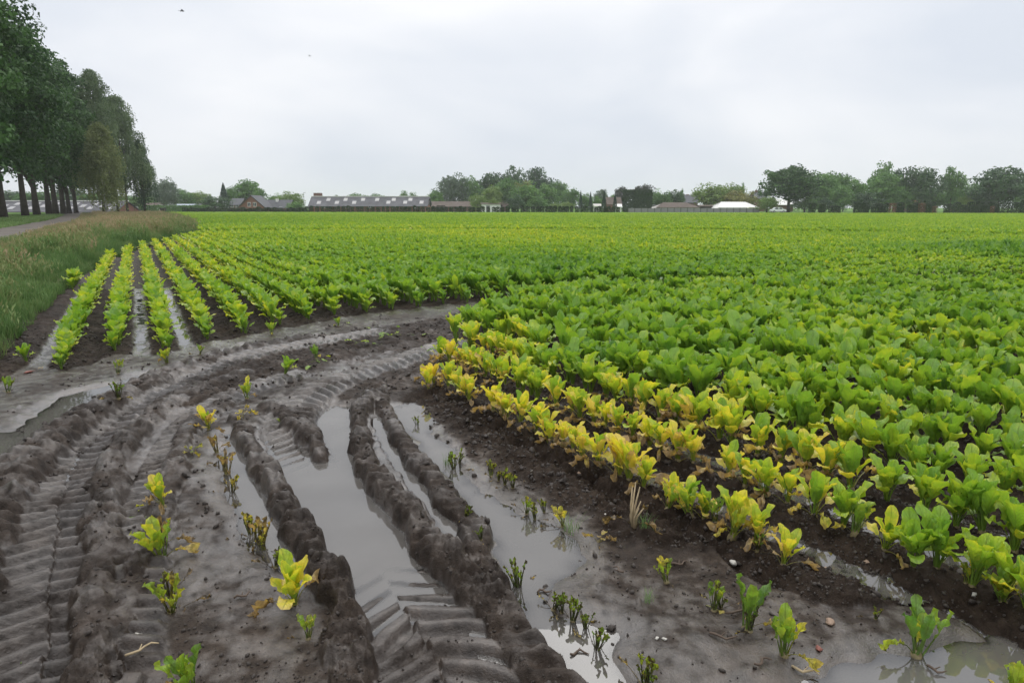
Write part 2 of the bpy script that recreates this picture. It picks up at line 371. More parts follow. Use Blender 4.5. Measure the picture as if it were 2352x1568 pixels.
# --- ruts pressed by wide tractor tyres: x, y, floor height, half width
def rut(ctrl, margin, lug=0.02, pitch=0.165, tan=0.75, rib_in=0.06, concave=0.0, wetf=0.72, curve=0.0):
    global Hh, wetA
    D, S, A, (zf, hw) = field(ctrl, margin)
    d = D + 0.018 * clA + 0.008 * clB; lat = np.clip(D / np.maximum(hw, 0.05), 0, 3)
    k = smooth(1.16, 0.84, d / np.maximum(hw, 0.05))
    A = A + .02 * n4(X, Yg, .22); S = np.where(S * D + .03 * n2(X, Yg, .33) + .012 * n3(X, Yg, .1) > 0, 1, -1); ph = (A + np.where(S > 0, 1, 0) * pitch * 0.5 + D * tan + curve * D * D) / pitch + 0.10 * n1(X, Yg, 0.5)
    fr_ = ph - np.floor(ph); bar = smooth(0.34, 0.62, fr_) * smooth(1.0, 0.90, fr_)
    fl_ = zf + concave * lat ** 2 + lug * smooth(-.09, -.082, zf) * bar * smooth(0, rib_in, D + 1e-5) * smooth(1.05, 0.8, lat) * (0.75 + 0.35 * n2(X, Yg, 0.4)) + 0.0025 * clB + 0.004 * lowf
    Hh = Hh * (1 - k) + fl_ * k; wetA = wetA * (1 - k) + k * np.clip(wetf + 0.2 * n3(X, Yg, .3), 0, 1)
def ridge(ctrl, margin, cl=1.0, tread=0.0, pitch=0.165, wetf=0.54):
    "x, y, crest height, half width"
    global Hh, wetA
    D, S, A, (zc, hw) = field(ctrl, margin)
    q = np.clip((D + 0.045 * n1(X, Yg, 0.26) + 0.022 * n2(X, Yg, 0.09)) / np.maximum(hw * 1.02, 0.03), 0, 2)
    pr = np.minimum(np.clip(1 - q ** 2, 0, 1) ** 1.3, .72 + .1 * clA) / .78
    lump = 0.74 + 0.22 * cl * clA + 0.22 * cl * bill + 0.3 * n3(X, Yg, 0.42)
    fq = (A + 0.55 * D * S + 0.05 * n2(X, Yg, .3) + .07 * n6(X, Yg, .8)) / pitch; fq = fq - np.floor(fq); rib = 1.5 * tread * (smooth(0.1, 0.65, fq) * smooth(1.0, .84, fq) - .45) * (.75 + .7 * n4(X, Yg, .37))
    add = zc * pr * lump + rib * smooth(0.18, 0.6, pr)
    Hh = np.maximum(Hh, np.where(q < 1.5, Hh * (1 - smooth(0, 0.4, pr)) + (add) * smooth(0, 0.4, pr), Hh)) 
    Hh = Hh + (0.034 * crumb * smooth(-.35, .4, n5(X, Yg, .5)) + 0.007 * clB) * smooth(0, 0.3, pr); kx = smooth(0, 0.3, pr); wetA = wetA * (1 - kx) + kx * np.clip(wetf + 0.18 * clA, 0, 1)
# churned ground where the passes cross
Dk, Sk, Ak, _ = field([(420, 900), (600, 835), (800, 790), (950, 765), (1100, 735), (1240, 700)], 1.4)
kk = smooth(0.95, 0.35, Dk + 0.12 * clA)
Hh = Hh * (1 - kk) + kk * (0.012 + 0.030 * clA + 0.026 * bill + 0.016 * clB + 0.022 * crumb); wetA = wetA * (1 - kk) + kk * np.clip(0.3 + .15 * clA, 0, 1)
Dk, Sk, Ak, _ = field([(840, 900), (930, 850), (1000, 800)], 1.0)
kk = smooth(0.5, 0.15, Dk + 0.1 * clA); Hh = Hh * (1 - kk) + kk * (0.004 + 0.02 * clA + 0.014 * bill + .01 * clB); wetA = wetA * (1 - kk) + kk * 0.38

rut([(70, 1750, -.075, .30), (85, 1568, -.075, .30), (105, 1400, -.072, .30), (120, 1270, -.062, .29), (140, 1165, -.044, .26), (165, 1060, -.072, .20), (210, 1003, -.066, .18), (290, 945, -.03, .19), (400, 882, -.02, .20), (540, 830, -.01, .20), (700, 795, -.005, .2), (860, 768, 0., .2)], 0.75, lug=.055, concave=.05, rib_in=.0002, tan=.30, curve=.7, pitch=.108)
rut([(265, 1568, -.01, .16), (290, 1400, -.015, .16), (320, 1250, -.015, .15), (355, 1120, -.02, .14), (395, 1030, -.025, .15), (450, 960, -.02, .16), (560, 900, -.015, .17), (680, 862, -.01, .17)], 0.5, lug=.052, tan=.45, rib_in=.0002, pitch=.11)
rut([(1040, 1640, -.03, .27), (1000, 1500, -.034, .28), (955, 1430, -.04, .28), (905, 1345, -.075, .23), (850, 1250, -.09, .20), (790, 1170, -.09, .20), (735, 1090, -.09, .2), (690, 1020, -.075, .2), (665, 965, -.03, .2), (690, 925, -.02, .22), (770, 880, -.01, .22), (900, 835, 0., .22), (1040, 790, .0, .22)], 0.7, lug=.052, tan=.62, rib_in=.004, pitch=.13)
rut([(868, 955, -.06, .05), (900, 1020, -.06, .055), (960, 1105, -.06, .06), (1030, 1180, -.06, .06), (1060, 1240, -.05, .05)], 0.25, lug=0)
ridge([(-120, 1420, .07, .14), (-40, 1230, .08, .15), (20, 1120, .09, .16), (70, 1050, .09, .17), (135, 1000, .085, .17), (235, 938, .08, .17), (330, 888, .08, .17), (440, 842, .07, .17), (570, 802, .06, .17), (730, 772, .04, .15)], 0.5, tread=.03)
ridge([(195, 1600, .05, 0.093), (222, 1400, .06, 0.093), (240, 1250, .065, 0.102), (248, 1130, .07, 0.102), (275, 1040, .075, 0.111), (340, 965, .07, 0.111), (430, 905, .06, 0.111), (560, 860, .05, 0.102)], 0.4, tread=.012)
ridge([(240, 1480, .03, .08), (330, 1260, .03, .07), (392, 1120, .045, .07), (415, 1030, .05, .07), (455, 965, .05, .09), (520, 925, .04, .1)], 0.3)
ridge([(545, 965, .05, 0.073), (580, 1040, .075, 0.079), (632, 1130, .08, 0.083), (685, 1225, .085, 0.086), (738, 1310, .085, 0.086), (785, 1400, .08, 0.086), (800, 1490, .075, 0.086), (815, 1640, .07, 0.086)], 0.45, tread=.028, pitch=.13)
ridge([(880, 895, .04, 0.074), (835, 930, .06, 0.081), (822, 985, .07, 0.081), (842, 1060, .075, 0.081), (892, 1130, .08, 0.085), (955, 1205, .08, 0.085), (1022, 1275, .075, 0.085), (1090, 1345, .06, 0.089), (1165, 1425, .05, 0.096), (1220, 1500, .05, 0.096), (1290, 1600, .05, 0.096)], 0.45, tread=.022, pitch=.12)
ridge([(875, 918, .04, 0.068), (918, 1000, .05, 0.064), (968, 1070, .055, 0.068), (1030, 1145, .05, 0.068), (1075, 1205, .045, 0.068), (1105, 1280, .045, 0.076), (1140, 1360, .04, 0.085)], 0.35, tread=.012, pitch=.11)
ridge([(620, 935, .05, .1), (680, 970, .05, .1), (715, 1005, .04, .08), (738, 1045, .02, .05)], 0.35, tread=.015, pitch=.11)
# slumped faces: nothing this wet stands as a clean step
for _ in range(4):
    Hb = Hh.copy(); Hb[1:-1, 1:-1] = (Hh[:-2, 1:-1] + Hh[2:, 1:-1] + Hh[1:-1, :-2] + Hh[1:-1, 2:] + Hh[1:-1, 1:-1]) / 5
    kb = smooth(0.004, 0.011, np.abs(Hh - Hb)); Hh = Hh * (1 - kb) + Hb * kb
# left furrows carry water, right furrows carry water
ZW_FL, ZW_FR = -0.034, -0.034
def Zof():
    Z = np.zeros(GX.shape); Z[:NN] = Hh
    far = GX[NN:], GY[NN:]
    sF, tF = st(*far); Z[NN:] = -0.03 + 0.02 * np.cos(2 * np.pi * (sF - ROW0_L) / DROW_L) * (RR[NN:, None] < 40)
    return Z + zbig(GX, GY)
GZ = Zof()
def bilin(F, x, y):
    x = np.asarray(x, float); y = np.asarray(y, float); r = np.hypot(x, y); th = np.arctan2(x, y)
    fi = np.interp(r, RR, np.arange(nr)); fj = np.interp(th, TH, np.arange(nth))
    i = np.clip(fi.astype(int), 0, nr - 2); j = np.clip(fj.astype(int), 0, nth - 2); a = fi - i; b_ = fj - j
    return (F[i, j] * (1 - a) + F[i + 1, j] * a) * (1 - b_) + (F[i, j + 1] * (1 - a) + F[i + 1, j + 1] * a) * b_
def gz(x, y): return bilin(GZ, x, y)

v = np.stack([GX, GY, GZ], -1).reshape(-1, 3); v = np.vstack([v, [[0, 0, 0]]])
ii, jj = np.meshgrid(np.arange(nr - 1), np.arange(nth), indexing='ij'); jn = (jj + 1) % nth
q = np.stack([ii * nth + jj, (ii + 1) * nth + jj, (ii + 1) * nth + jn, ii * nth + jn], -1).reshape(-1, 4)[:, ::-1]
# middle fan as degenerate-free tris is added as quads with two rim vertices and the centre
me = mesh_np('ground', v[:-1], q, [MAT['mud']])
wfull = np.full(GX.shape, 0.35); wfull[:NN] = np.clip(wetA, 0, 1)
attr(me, 'wet', wfull)
tag(obj('ground', me), 'dark rain-soaked loam with tyre ruts', None, None, 'structure')

def water(poly_mask, level, label, step=2):
    d = level - Hh; m = (poly_mask) & (d > -0.012)
    i0 = np.arange(0, NN - step, step); j0 = np.arange(0, nth - step, step)
    I, J = np.meshgrid(i0, j0, indexing='ij')
    ok = np.zeros(I.shape, bool)
    for a in (0, step):
        for b_ in (0, step): ok |= m[I + a, J + b_]
    ok &= poly_mask[I, J]
    I, J = I[ok], J[ok]
    if len(I) < 4: return
    q = np.stack([I * nth + J, I * nth + J + step, (I + step) * nth + J + step, (I + step) * nth + J], -1)
    u, inv = np.unique(q.ravel(), return_inverse=True)
    vv = np.stack([X.ravel()[u], Yg.ravel()[u], np.full(len(u), level)], -1)
    me = mesh_np('puddle_water', vv, inv.reshape(-1, 4), [MAT['puddle_water']])
    attr(me, 'depth', np.clip(d.ravel()[u], 0, 1))
    tag(obj('puddle_water', me), label, None, None, 'structure')
PUD_LABEL = ['long grey puddle filling the middle tyre rut', 'shallow puddle beside the withered beet stems', 'thin strip of water between two small mud ridges', 'broad shallow puddle around the drowned beet stumps', 'shallow pool in the near corner below the beet rows', 'puddle along the outer rut below the left rows', 'small pool on the floor of the curving rut', 'dark puddle at the edge by the grass verge']
SDS = np.stack([polymask(q_[0], jit=0.0) for q_ in PUDDLES]).astype(np.float32); OWN = SDS.argmax(0)    # each spot belongs to its nearest puddle
for i_, ((poly, lev, dep), lb) in enumerate(zip(PUDDLES, PUD_LABEL)):
    water((SDS[i_] > -0.22) & (OWN == i_), lev, lb)
for k in (1, 2):
    mk = (np.abs(phL - k - 0.5) < 0.45) & (lf > -0.6) & (RR[:NN, None] < 15.4) & (s_ > -1.4)
    water(mk, (-0.040, -0.031)[k - 1], 'strip of water standing in a furrow of the left rows', 3)
for k, lev in ((0, -0.015), (1, -0.017), (2, -0.024)):
    mk = (np.abs(phR - k - 0.5) < 0.42) & inR & (polymask(PUDDLES[4][0], jit=0.0) < -0.24) & (RR[:NN, None] < (4.8, 4.8, 4.2)[k])
    water(mk, lev, 'water standing in the furrow between the right rows', 2)

# ------------------------------------------------------------------ leaves of the beet crop
def leaf_material(name, ramp_pts, trans=0.4, rough=0.34):
    m, N, L, b = newmat(name); out = N['Material Output']
    at = N.new('ShaderNodeAttribute'); at.attribute_type = 'INSTANCER'; at.attribute_name = 'tint'
    lj = N.new('ShaderNodeAttribute'); lj.attribute_name = 'leaf_jitter'
    uv = N.new('ShaderNodeAttribute'); uv.attribute_name = 'leaf_uv'
    sp = N.new('ShaderNodeSeparateXYZ'); L.new(uv.outputs['Vector'], sp.inputs[0]); u, v = sp.outputs[0], sp.outputs[1]
    tcn = N.new('ShaderNodeTexCoord')
    oi = N.new('ShaderNodeObjectInfo')
    mp = N.new('ShaderNodeVectorMath'); mp.operation = 'ADD'; L.new(tcn.outputs['Object'], mp.inputs[0])
    cmb = N.new('ShaderNodeCombineXYZ'); L.new(math_n(N, L, 'MULTIPLY', oi.outputs['Random'], 37.0), cmb.inputs[0]); L.new(cmb.outputs[0], mp.inputs[1])
    nz = noise(N, L, 14, 3, 0.55, mp.outputs[0]); nf = noise(N, L, 70, 3, 0.6, mp.outputs[0])
    au = math_n(N, L, 'ABSOLUTE', u)
    t = math_n(N, L, 'ADD', at.outputs['Fac'], math_n(N, L, 'MULTIPLY', lj.outputs['Fac'], 0.11))
    t = math_n(N, L, 'ADD', t, math_n(N, L, 'MULTIPLY', math_n(N, L, 'SUBTRACT', nz.outputs['Fac'], 0.5), 0.46))
    # margins and tips turn first
    edge = math_n(N, L, 'MULTIPLY', math_n(N, L, 'POWER', math_n(N, L, 'MAXIMUM', au, math_n(N, L, 'MAXIMUM', v, 0.0)), 4.0), 0.12)
    t = math_n(N, L, 'ADD', t, math_n(N, L, 'MULTIPLY', edge, math_n(N, L, 'MULTIPLY', at.outputs['Fac'], 1.2)))
    r = ramp(N, ramp_pts); L.new(t, r.inputs[0])
    # midrib and side veins, paler than the blade
    mid = math_n(N, L, 'SUBTRACT', 1.0, math_n(N, L, 'DIVIDE', au, 0.085), clamp=True)
    ph = math_n(N, L, 'FRACT', math_n(N, L, 'SUBTRACT', math_n(N, L, 'MULTIPLY', v, 7.0), math_n(N, L, 'MULTIPLY', au, 2.4)))
    sv = math_n(N, L, 'SUBTRACT', 1.0, math_n(N, L, 'DIVIDE', math_n(N, L, 'ABSOLUTE', math_n(N, L, 'SUBTRACT', ph, 0.5)), 0.10), clamp=True)
    vein = math_n(N, L, 'MAXIMUM', mid, math_n(N, L, 'MULTIPLY', sv, 0.45))
    stem = math_n(N, L, 'LESS_THAN', v, 0.0)
    pale = mixc(N, L, 0.55, r.outputs[0], (0.36, 0.47, 0.13))
    col = mixc(N, L, math_n(N, L, 'MULTIPLY', vein, 0.62), r.outputs[0], pale)
    dk = N.new('ShaderNodeAttribute'); dk.attribute_type = 'INSTANCER'; dk.attribute_name = 'decay'
    stc = mixc(N, L, dk.outputs['Fac'], (0.20, 0.31, 0.055), (0.055, 0.045, 0.025))
    stc = mixc(N, L, 0.35, stc, r.outputs[0])
    col = mixc(N, L, stem, col, stc)
    col = mixc(N, L, math_n(N, L, 'MULTIPLY', math_n(N, L, 'SUBTRACT', nf.outputs['Fac'], 0.35, clamp=True), 0.5), col, mixc(N, L, 1.0, col, (0.62, 0.68, 0.5), 'MULTIPLY'))
    nm = noise(N, L, 38, 4, 0.6, mp.outputs[0])      # splashed and dried mud on the blades of the drowned plants
    mud = math_n(N, L, 'MULTIPLY', math_n(N, L, 'MULTIPLY', dk.outputs['Fac'], 1.5), math_n(N, L, 'MULTIPLY', math_n(N, L, 'SUBTRACT', nm.outputs['Fac'], 0.36), 4.0, clamp=True), clamp=True)
    col = mixc(N, L, mud, col, (0.075, 0.056, 0.034))
    L.new(col, b.inputs['Base Color'])
    b.inputs['Roughness'].default_value = rough; b.inputs['Specular IOR Level'].default_value = 0.5; b.inputs['Coat Weight'].default_value = 0.35; b.inputs['Coat Roughness'].default_value = 0.16
    hh = math_n(N, L, 'ADD', math_n(N, L, 'MULTIPLY', vein, -0.7), math_n(N, L, 'MULTIPLY', nf.outputs['Fac'], 0.9))
    bump(N, L, b, hh, 0.9, 0.008)
    tr = N.new('ShaderNodeBsdfTranslucent'); L.new(mixc(N, L, 1.0, col, (1.25, 1.15, 0.6), 'MULTIPLY'), tr.inputs[0])
    mx = N.new('ShaderNodeMixShader'); mx.inputs[0].default_value = trans
    L.new(b.outputs[0], mx.inputs[1]); L.new(tr.outputs[0], mx.inputs[2]); L.new(mx.outputs[0], out.inputs['Surface'])
    return m
BEET = leaf_material('beet_leaf', [(0.0, (0.040, 0.130, 0.030)), (0.25, (0.118, 0.285, 0.044)), (0.5, (0.275, 0.485, 0.052)), (0.66, (0.500, 0.640, 0.055)), (0.79, (0.930, 0.830, 0.085)), (0.94, (0.860, 0.660, 0.190)), (1.0, (0.52, 0.36, 0.18))])

def leaf_geo(r, L_=0.16, W=0.11, pet=0.12, a=(8, 30, 75), wav=0.012, cup=0.25, nu=6, nv=9, crumple=0.0, roll=0.0, pr=0.006, stem=True, npet=4):
    "one leaf: petiole from the crown out to a blade that bends over; returns verts, quads, uv"
    V, Fq, UV = [], [], []
    a0, a1, a2 = (math.radians(q) for q in a)
    rr_, zz = 0.008, -0.01; ang = a0; cen = []
    for i in range(npet + 1):
        cen.append((rr_, zz, ang)); f = i / npet; ang = a0 + (a1 - a0) * f ** 1.3
        rr_ += math.sin(ang) * pet / npet; zz += math.cos(ang) * pet / npet
    if stem:
        for i, (x, z, an) in enumerate(cen):
            q = pr * (1.15 - 0.6 * i / npet)
            nx, nz_ = -math.cos(an), math.sin(an)
            for (du, dn) in ((-1, 0), (0, -0.8), (1, 0), (0, 0.6)):
                V.append((x + nx * dn * q, du * q, z + nz_ * dn * q)); UV.append((du * 0.05, -1 + i / npet * 0.98))
        for i in range(npet):
            for k in range(4):
                Fq.append((i * 4 + k, i * 4 + (k + 1) % 4, i * 4 + 4 + (k + 1) % 4, i * 4 + 4 + k))
    base = len(V); x, z, an = cen[-1][0], cen[-1][1], a1
    p1, p2, p3, f1 = r.random(4) * 6.28; f1 = 5 + 4 * r.random(); tw = (r.random() - 0.5) * 1.0
    cn = Perlin(int(r.integers(1, 9999)))
    mxw = 0.56 ** 0.62 * 0.44 ** 0.48
    for j in range(nv + 1):
        v = j / nv
        if j: x += math.sin(an) * L_ / nv; z += math.cos(an) * L_ / nv
        an = a1 + (a2 - a1) * v ** 1.4
        w = W / 2 * (max(v, 0.01) ** 0.62 * max(1 - v, 0.010) ** 0.48) / mxw
        nx, nz_ = -math.cos(an), math.sin(an)
        for i in range(nu + 1):
            u = 2 * i / nu - 1
            y = u * w; off = cup * abs(u) ** 1.6 * w + wav * u * u * (math.sin(f1 * v * 2 + (p1 if u > 0 else p2)) + 0.5 * math.sin(f1 * 3.1 * v + p3 + u)) * min(1, 4 * v)
            off -= 0.04 * w * (1 - abs(u)); off += tw * u * w * v * 0.5
            if roll: an2 = u * roll * v; y = w * math.sin(an2) / roll if abs(roll * v) > 1e-3 else y; off += w * (1 - math.cos(an2)) / roll
            if crumple:
                off += crumple * float(cn(np.array(u * 1.7), np.array(v * 3.1))); y *= 1 - 0.35 * abs(float(cn(np.array(v * 4.0), np.array(3.3 + u))))
            ed = 1 + 0.035 * math.sin(23 * v + p2 + (2 if u > 0 else 0)) * (abs(u) > 0.9)
            V.append((x + nx * off, y * ed, z + nz_ * off)); UV.append((u, max(v, 0.001)))
    for j in range(nv):
        for i in range(nu):
            q = base + j * (nu + 1) + i; Fq.append((q, q + 1, q + nu + 2, q + nu + 1))
    return np.array(V), np.array(Fq), np.array(UV)
def leaf_mesh(name, geo_, jit=0.0):
    V, Fq, UV = geo_; me = mesh_np(name, V, Fq, [BEET])
    attr(me, 'leaf_uv', UV, 'FLOAT2'); attr(me, 'leaf_jitter', np.full(len(V), jit)); return me
LR = np.random.default_rng(5)
def u_(a, b_): return float(LR.uniform(a, b_))
def leaf_params(kind):
    if kind == 'inner': return dict(L_=u_(.14, .185), W=u_(.062, .084), pet=u_(.09, .13), a=(u_(0, 6), u_(6, 16), u_(16, 44)), wav=u_(.006, .013), cup=u_(.3, .65))
    if kind == 'mid': return dict(L_=u_(.15, .195), W=u_(.072, .096), pet=u_(.11, .15), a=(u_(4, 11), u_(11, 24), u_(22, 66)), wav=u_(.006, .014), cup=u_(.15, .5))
    if kind == 'outer': return dict(L_=u_(.11, .15), W=u_(.075, .10), pet=u_(.11, .15), a=(u_(14, 24), u_(34, 50), u_(80, 130)), wav=u_(.008, .018), cup=u_(-.1, .3))
    if kind == 'wilt': return dict(L_=u_(.09, .13), W=u_(.06, .09), pet=u_(.09, .13), a=(u_(28, 45), u_(70, 100), u_(150, 200)), wav=.02, cup=.2, crumple=.028, roll=u_(1.0, 1.8), pr=.0045)
    if kind == 'upright': return dict(L_=u_(.055, .09), W=u_(.03, .045), pet=u_(.06, .09), a=(u_(4, 14), u_(10, 30), u_(5, 45)), wav=.008, cup=u_(.3, .8), pr=.0045)
    if kind == 'stub': return dict(L_=u_(.028, .055), W=u_(.018, .032), pet=u_(.07, .11), a=(u_(4, 14), u_(6, 28), u_(10, 70)), wav=.008, cup=.9, crumple=.01, pr=.0058, nu=4, nv=5)
    if kind == 'dry': return dict(L_=u_(.04, .07), W=u_(.012, .025), pet=u_(.08, .12), a=(u_(50, 70), u_(84, 96), u_(95, 120)), wav=.01, cup=.5, crumple=.014, pr=.004, nu=3, nv=5)
LV = {k: [leaf_mesh('leaf', leaf_geo(LR, **leaf_params(k))) for _ in range(n)] for k, n in (('inner', 5), ('mid', 6), ('outer', 6), ('wilt', 5), ('upright', 4), ('stub', 6), ('dry', 4))}

def recipe(kind, r):
    "leaves of one plant: (leaf kind, turn, scale, tint shift, decay)"
    out = []; g = r.random() * 6.28
    def put(k, n, sc, dt, decay=0.0, spread=0.35):
        nonlocal g
        for _ in range(n):
            g += 2.399 + (r.random() - .5) * spread * 2
            out.append((k, g, sc * r.uniform(.82, 1.14), dt + r.normal() * (.09 if kind in ('yellow', 'stems', 'small') else .05), decay))
    if kind == 'healthy': put('inner', 5, .88, -.04); put('mid', int(r.integers(7, 10)), .9, 0); put('outer', int(r.integers(2, 4)), .86, .07)
    elif kind == 'yellow': put('inner', 5, .70, -.09); put('mid', int(r.integers(5, 7)), .66, .0); put('outer', 2, .62, .1); put('wilt', int(r.integers(2, 4)), .85, .28, .3)
    elif kind == 'small': put('upright', 6, 1.05, -.03, .25); put('inner', 3, .5, 0, .2); put('wilt', 1, .55, .25, .4)
    elif kind == 'sprout': put('upright', 5, .95, -.05, .45); put('stub', 2, 1., .12, .7); put('dry', 1, .9, .4, 1.)
    elif kind == 'stump': put('stub', int(r.integers(7, 11)), 1., .02, .8); put('dry', 2, 1., .45, 1.)
    elif kind == 'stems': put('stub', 5, 1.1, .2, .6); put('upright', 2, .8, .15, .5); put('wilt', 1, .7, .35, .6)
    elif kind == 'flop': put('outer', 3, .5, .1, .4, 1.2); put('wilt', 3, .9, .1, .5, 1.2); put('dry', 2, .9, .4, 1.)
    return out

_cm = MB(); _cm.tube([(0, 0, -.03), (0, 0, -.012), (0, 0, .006), (0, 0, .016)], [.016, .019, .016, .006], 8)
ROOT = simple('root_skin', (0.16, 0.13, 0.06), 0.6, 0.4, 40.0, 0.3); CROWN = _cm.mesh('root_crown', [ROOT], True)
PLANT_GROUP = 'sugar beet plants'
def place_plant(x, y, kind, size, tint, label, r, lean=(0, 0), z=None, name='beet_plant'):
    e = obj(name, None, loc=(x, y, (float(gz(x, y)) if z is None else z)), rot=(lean[0], lean[1], r.random() * 6.28), scl=size)
    e.empty_display_size = 0.1
    tag(e, label, 'beet plant', PLANT_GROUP)
    obj('root_crown', CROWN, e)
    for (k, g, sc, dt, decay) in recipe(kind, r):
        ms = LV[k]; o = obj('leaf', ms[int(r.integers(len(ms)))], e, rot=((r.random() - .5) * .16, (r.random() - .5) * .16, g), scl=(sc, sc, sc * r.uniform(.88, 1.1)))
        o['tint'] = float(np.clip(tint + dt, 0.02, 1.0)); o['decay'] = float(decay)
    return e

# --- state of the crop across the field: picture point, tint (0 deep green .. 1 withered), size
STATE = np.array([(x, y, t, s) for x, y, t, s in [
 (1010, 880, .72, .74), (1150, 950, .74, .76), (1300, 1040, .77, .74), (1440, 1110, .77, .80), (1590, 1180, .70, .6), (1080, 830, .66, .85), (1230, 900, .58, .85), (1390, 980, .73, .76), (1560, 1050, .75, .82), (1750, 1140, .74, .8), (1880, 1150, .66, .82),
 (2030, 1250, .60, .78), (2100, 1290, .54, .74), (2300, 1280, .53, .74), (1120, 750, .44, 1.0), (1350, 870, .40, 1.05), (1300, 740, .42, 1.05), (1550, 800, .43, 1.12), (1800, 830, .43, 1.12), (1600, 900, .40, 1.05), (1750, 1000, .52, .95), (2070, 810, .50, .95), (2200, 760, .40, 1.05), (1900, 950, .46, 1.0),
 (2100, 1000, .48, .86), (2300, 960, .47, .9), (2150, 1150, .53, .78), (2300, 1100, .51, .8), (1950, 1080, .58, .8), (1600, 700, .42, 1.), (2000, 700, .42, 1.), (2300, 660, .40, 1.),
 (60, 830, .5, .7), (160, 800, .48, .95), (270, 770, .45, 1.05), (240, 660, .54, 1.0), (380, 760, .58, .92), (350, 650, .56, 1.0), (450, 700, .49, 1.08), (550, 720, .46, 1.08), (700, 690, .43, 1.12), (850, 680, .42, 1.08), (1030, 650, .36, 1.12), (1280, 640, .30, 1.25), (1450, 640, .38, 1.1), (1750, 630, .38, 1.08), (1950, 640, .46, .9), (2150, 610, .50, .9), (2330, 590, .26, 1.2),
 (2000, 560, .47, .9), (1600, 570, .49, .92), (1500, 545, .48, .9), (1150, 548, .54, .85), (1000, 540, .52, .9), (880, 560, .44, 1.), (700, 600, .42, 1.), (600, 560, .46, .95), (460, 600, .48, 1.1), (350, 590, .58, 1.0), (430, 562, .57, .95), (250, 620, .60, .9), (900, 515, .44, .9), (600, 515, .42, .9), (1300, 510, .45, .9), (2200, 520, .45, .9), (1800, 520, .45, .9), (2300, 550, .46, .9)]])
_sx, _sy = PL(STATE[:, :2]).T
def plot(x, y):
    "perspective-flattened coordinates so that near and far control points weigh alike"
    d = np.hypot(x, y); return np.stack([np.arctan2(x, y) * 3.2, np.log(np.maximum(d, .5)) * 2.2], -1)
_sq = plot(_sx, _sy)
def crop_state(x, y):
    q = plot(np.asarray(x), np.asarray(y)); T = np.zeros(len(q)); S = np.zeros(len(q)); 
    for a in range(0, len(q), 20000):
        d2 = ((q[a:a + 20000, None, :] - _sq[None]) ** 2).sum(-1); w = 1 / (d2 + 0.01) ** 2.0
        T[a:a + 20000] = (w * STATE[:, 2]).sum(1) / w.sum(1); S[a:a + 20000] = (w * STATE[:, 3]).sum(1) / w.sum(1)
    pn = n1(x, y, 2.3) + 0.5 * n2(x, y, 0.9)
    return np.clip(T + 0.05 * pn, .05, 1), (1.16 + .16 * ((NR[0] * x + NR[1] * y > 3.3) & (np.hypot(x, y) < 14))) * S * (1 + 0.10 * n3(x, y, 1.7))

# --- the drilled rows
rows = []   # x, y, block, row number, order along the row
pr_ = np.random.default_rng(17)
FAR_A, FAR_B = PD(300, 190), PD(2352, 146)
def beyond(x, y):    # far edge of the field
    ax, ay = FAR_A; bx_, by = FAR_B; return (bx_ - ax) * (y - ay) - (by - ay) * (x - ax) > 0
for k in range(0, 46):
    s = ROW0_R + k * DROW_R; t = -4 + pr_.random() * .1; n_ = 0
    while t < 26:
        t += (0.135 if k < 2 else .15) * pr_.uniform(.78, 1.3)
        x = NR[0] * s + DR[0] * t + pr_.normal() * .018; y = NR[1] * s + DR[1] * t + pr_.normal() * .018
        if y < 1.2 or not in_poly(rb, np.array(x), np.array(y)): continue
        if pr_.random() < .05: continue
        rows.append((x, y, 1, k, t))
for k in range(-1, 420):
    s = ROW0_L + k * DROW_L; t = 2.0 + pr_.random() * .1
    while t < 200:
        step = 0.165 if t < 60 else 0.30
        t += step * pr_.uniform(.78, 1.3)
        x, y = xy(s, t); x += pr_.normal() * .018; y += pr_.normal() * .018
        if y < 3: continue
        if y > 150: break
        if abs(x) > 0.95 * y + 1.0: continue
        if k == -1 and not (t > 15.2 and pr_.random() < .35): continue
        if k == 0 and t < 12.0 and pr_.random() < .1: continue
        rows.append((x, y, 0, k, t))
ra = np.array(rows)
lfm = left_front(ra[:, 0], ra[:, 1]); sL, tL = st(ra[:, 0], ra[:, 1])
keep = (ra[:, 2] == 1) | ((lfm > 0) & (sL > verge_s(tL) + .15) & (~in_poly(rb, ra[:, 0], ra[:, 1])))
keep &= ~beyond(ra[:, 0], ra[:, 1])
ra = ra[keep]
d_ = np.hypot(ra[:, 0], ra[:, 1]); thin = (d_ > 45) & (pr_.random(len(ra)) < .35); ra = ra[~thin]; d_ = np.hypot(ra[:, 0], ra[:, 1])
TI, SZ = crop_state(ra[:, 0], ra[:, 1])
SZ = SZ * pr_.uniform(.84, 1.14, len(ra)); TI = np.clip(TI + pr_.normal(0, .035, len(ra)), .05, .95)
# plants at the wet open ends of the left rows stay small
fl_ = left_front(ra[:, 0], ra[:, 1]); SZ = np.where((ra[:, 2] == 0) & (fl_ < .5), SZ * (.62 + .6 * np.clip(fl_, 0, .5)), SZ)
print('crop plants', len(ra))

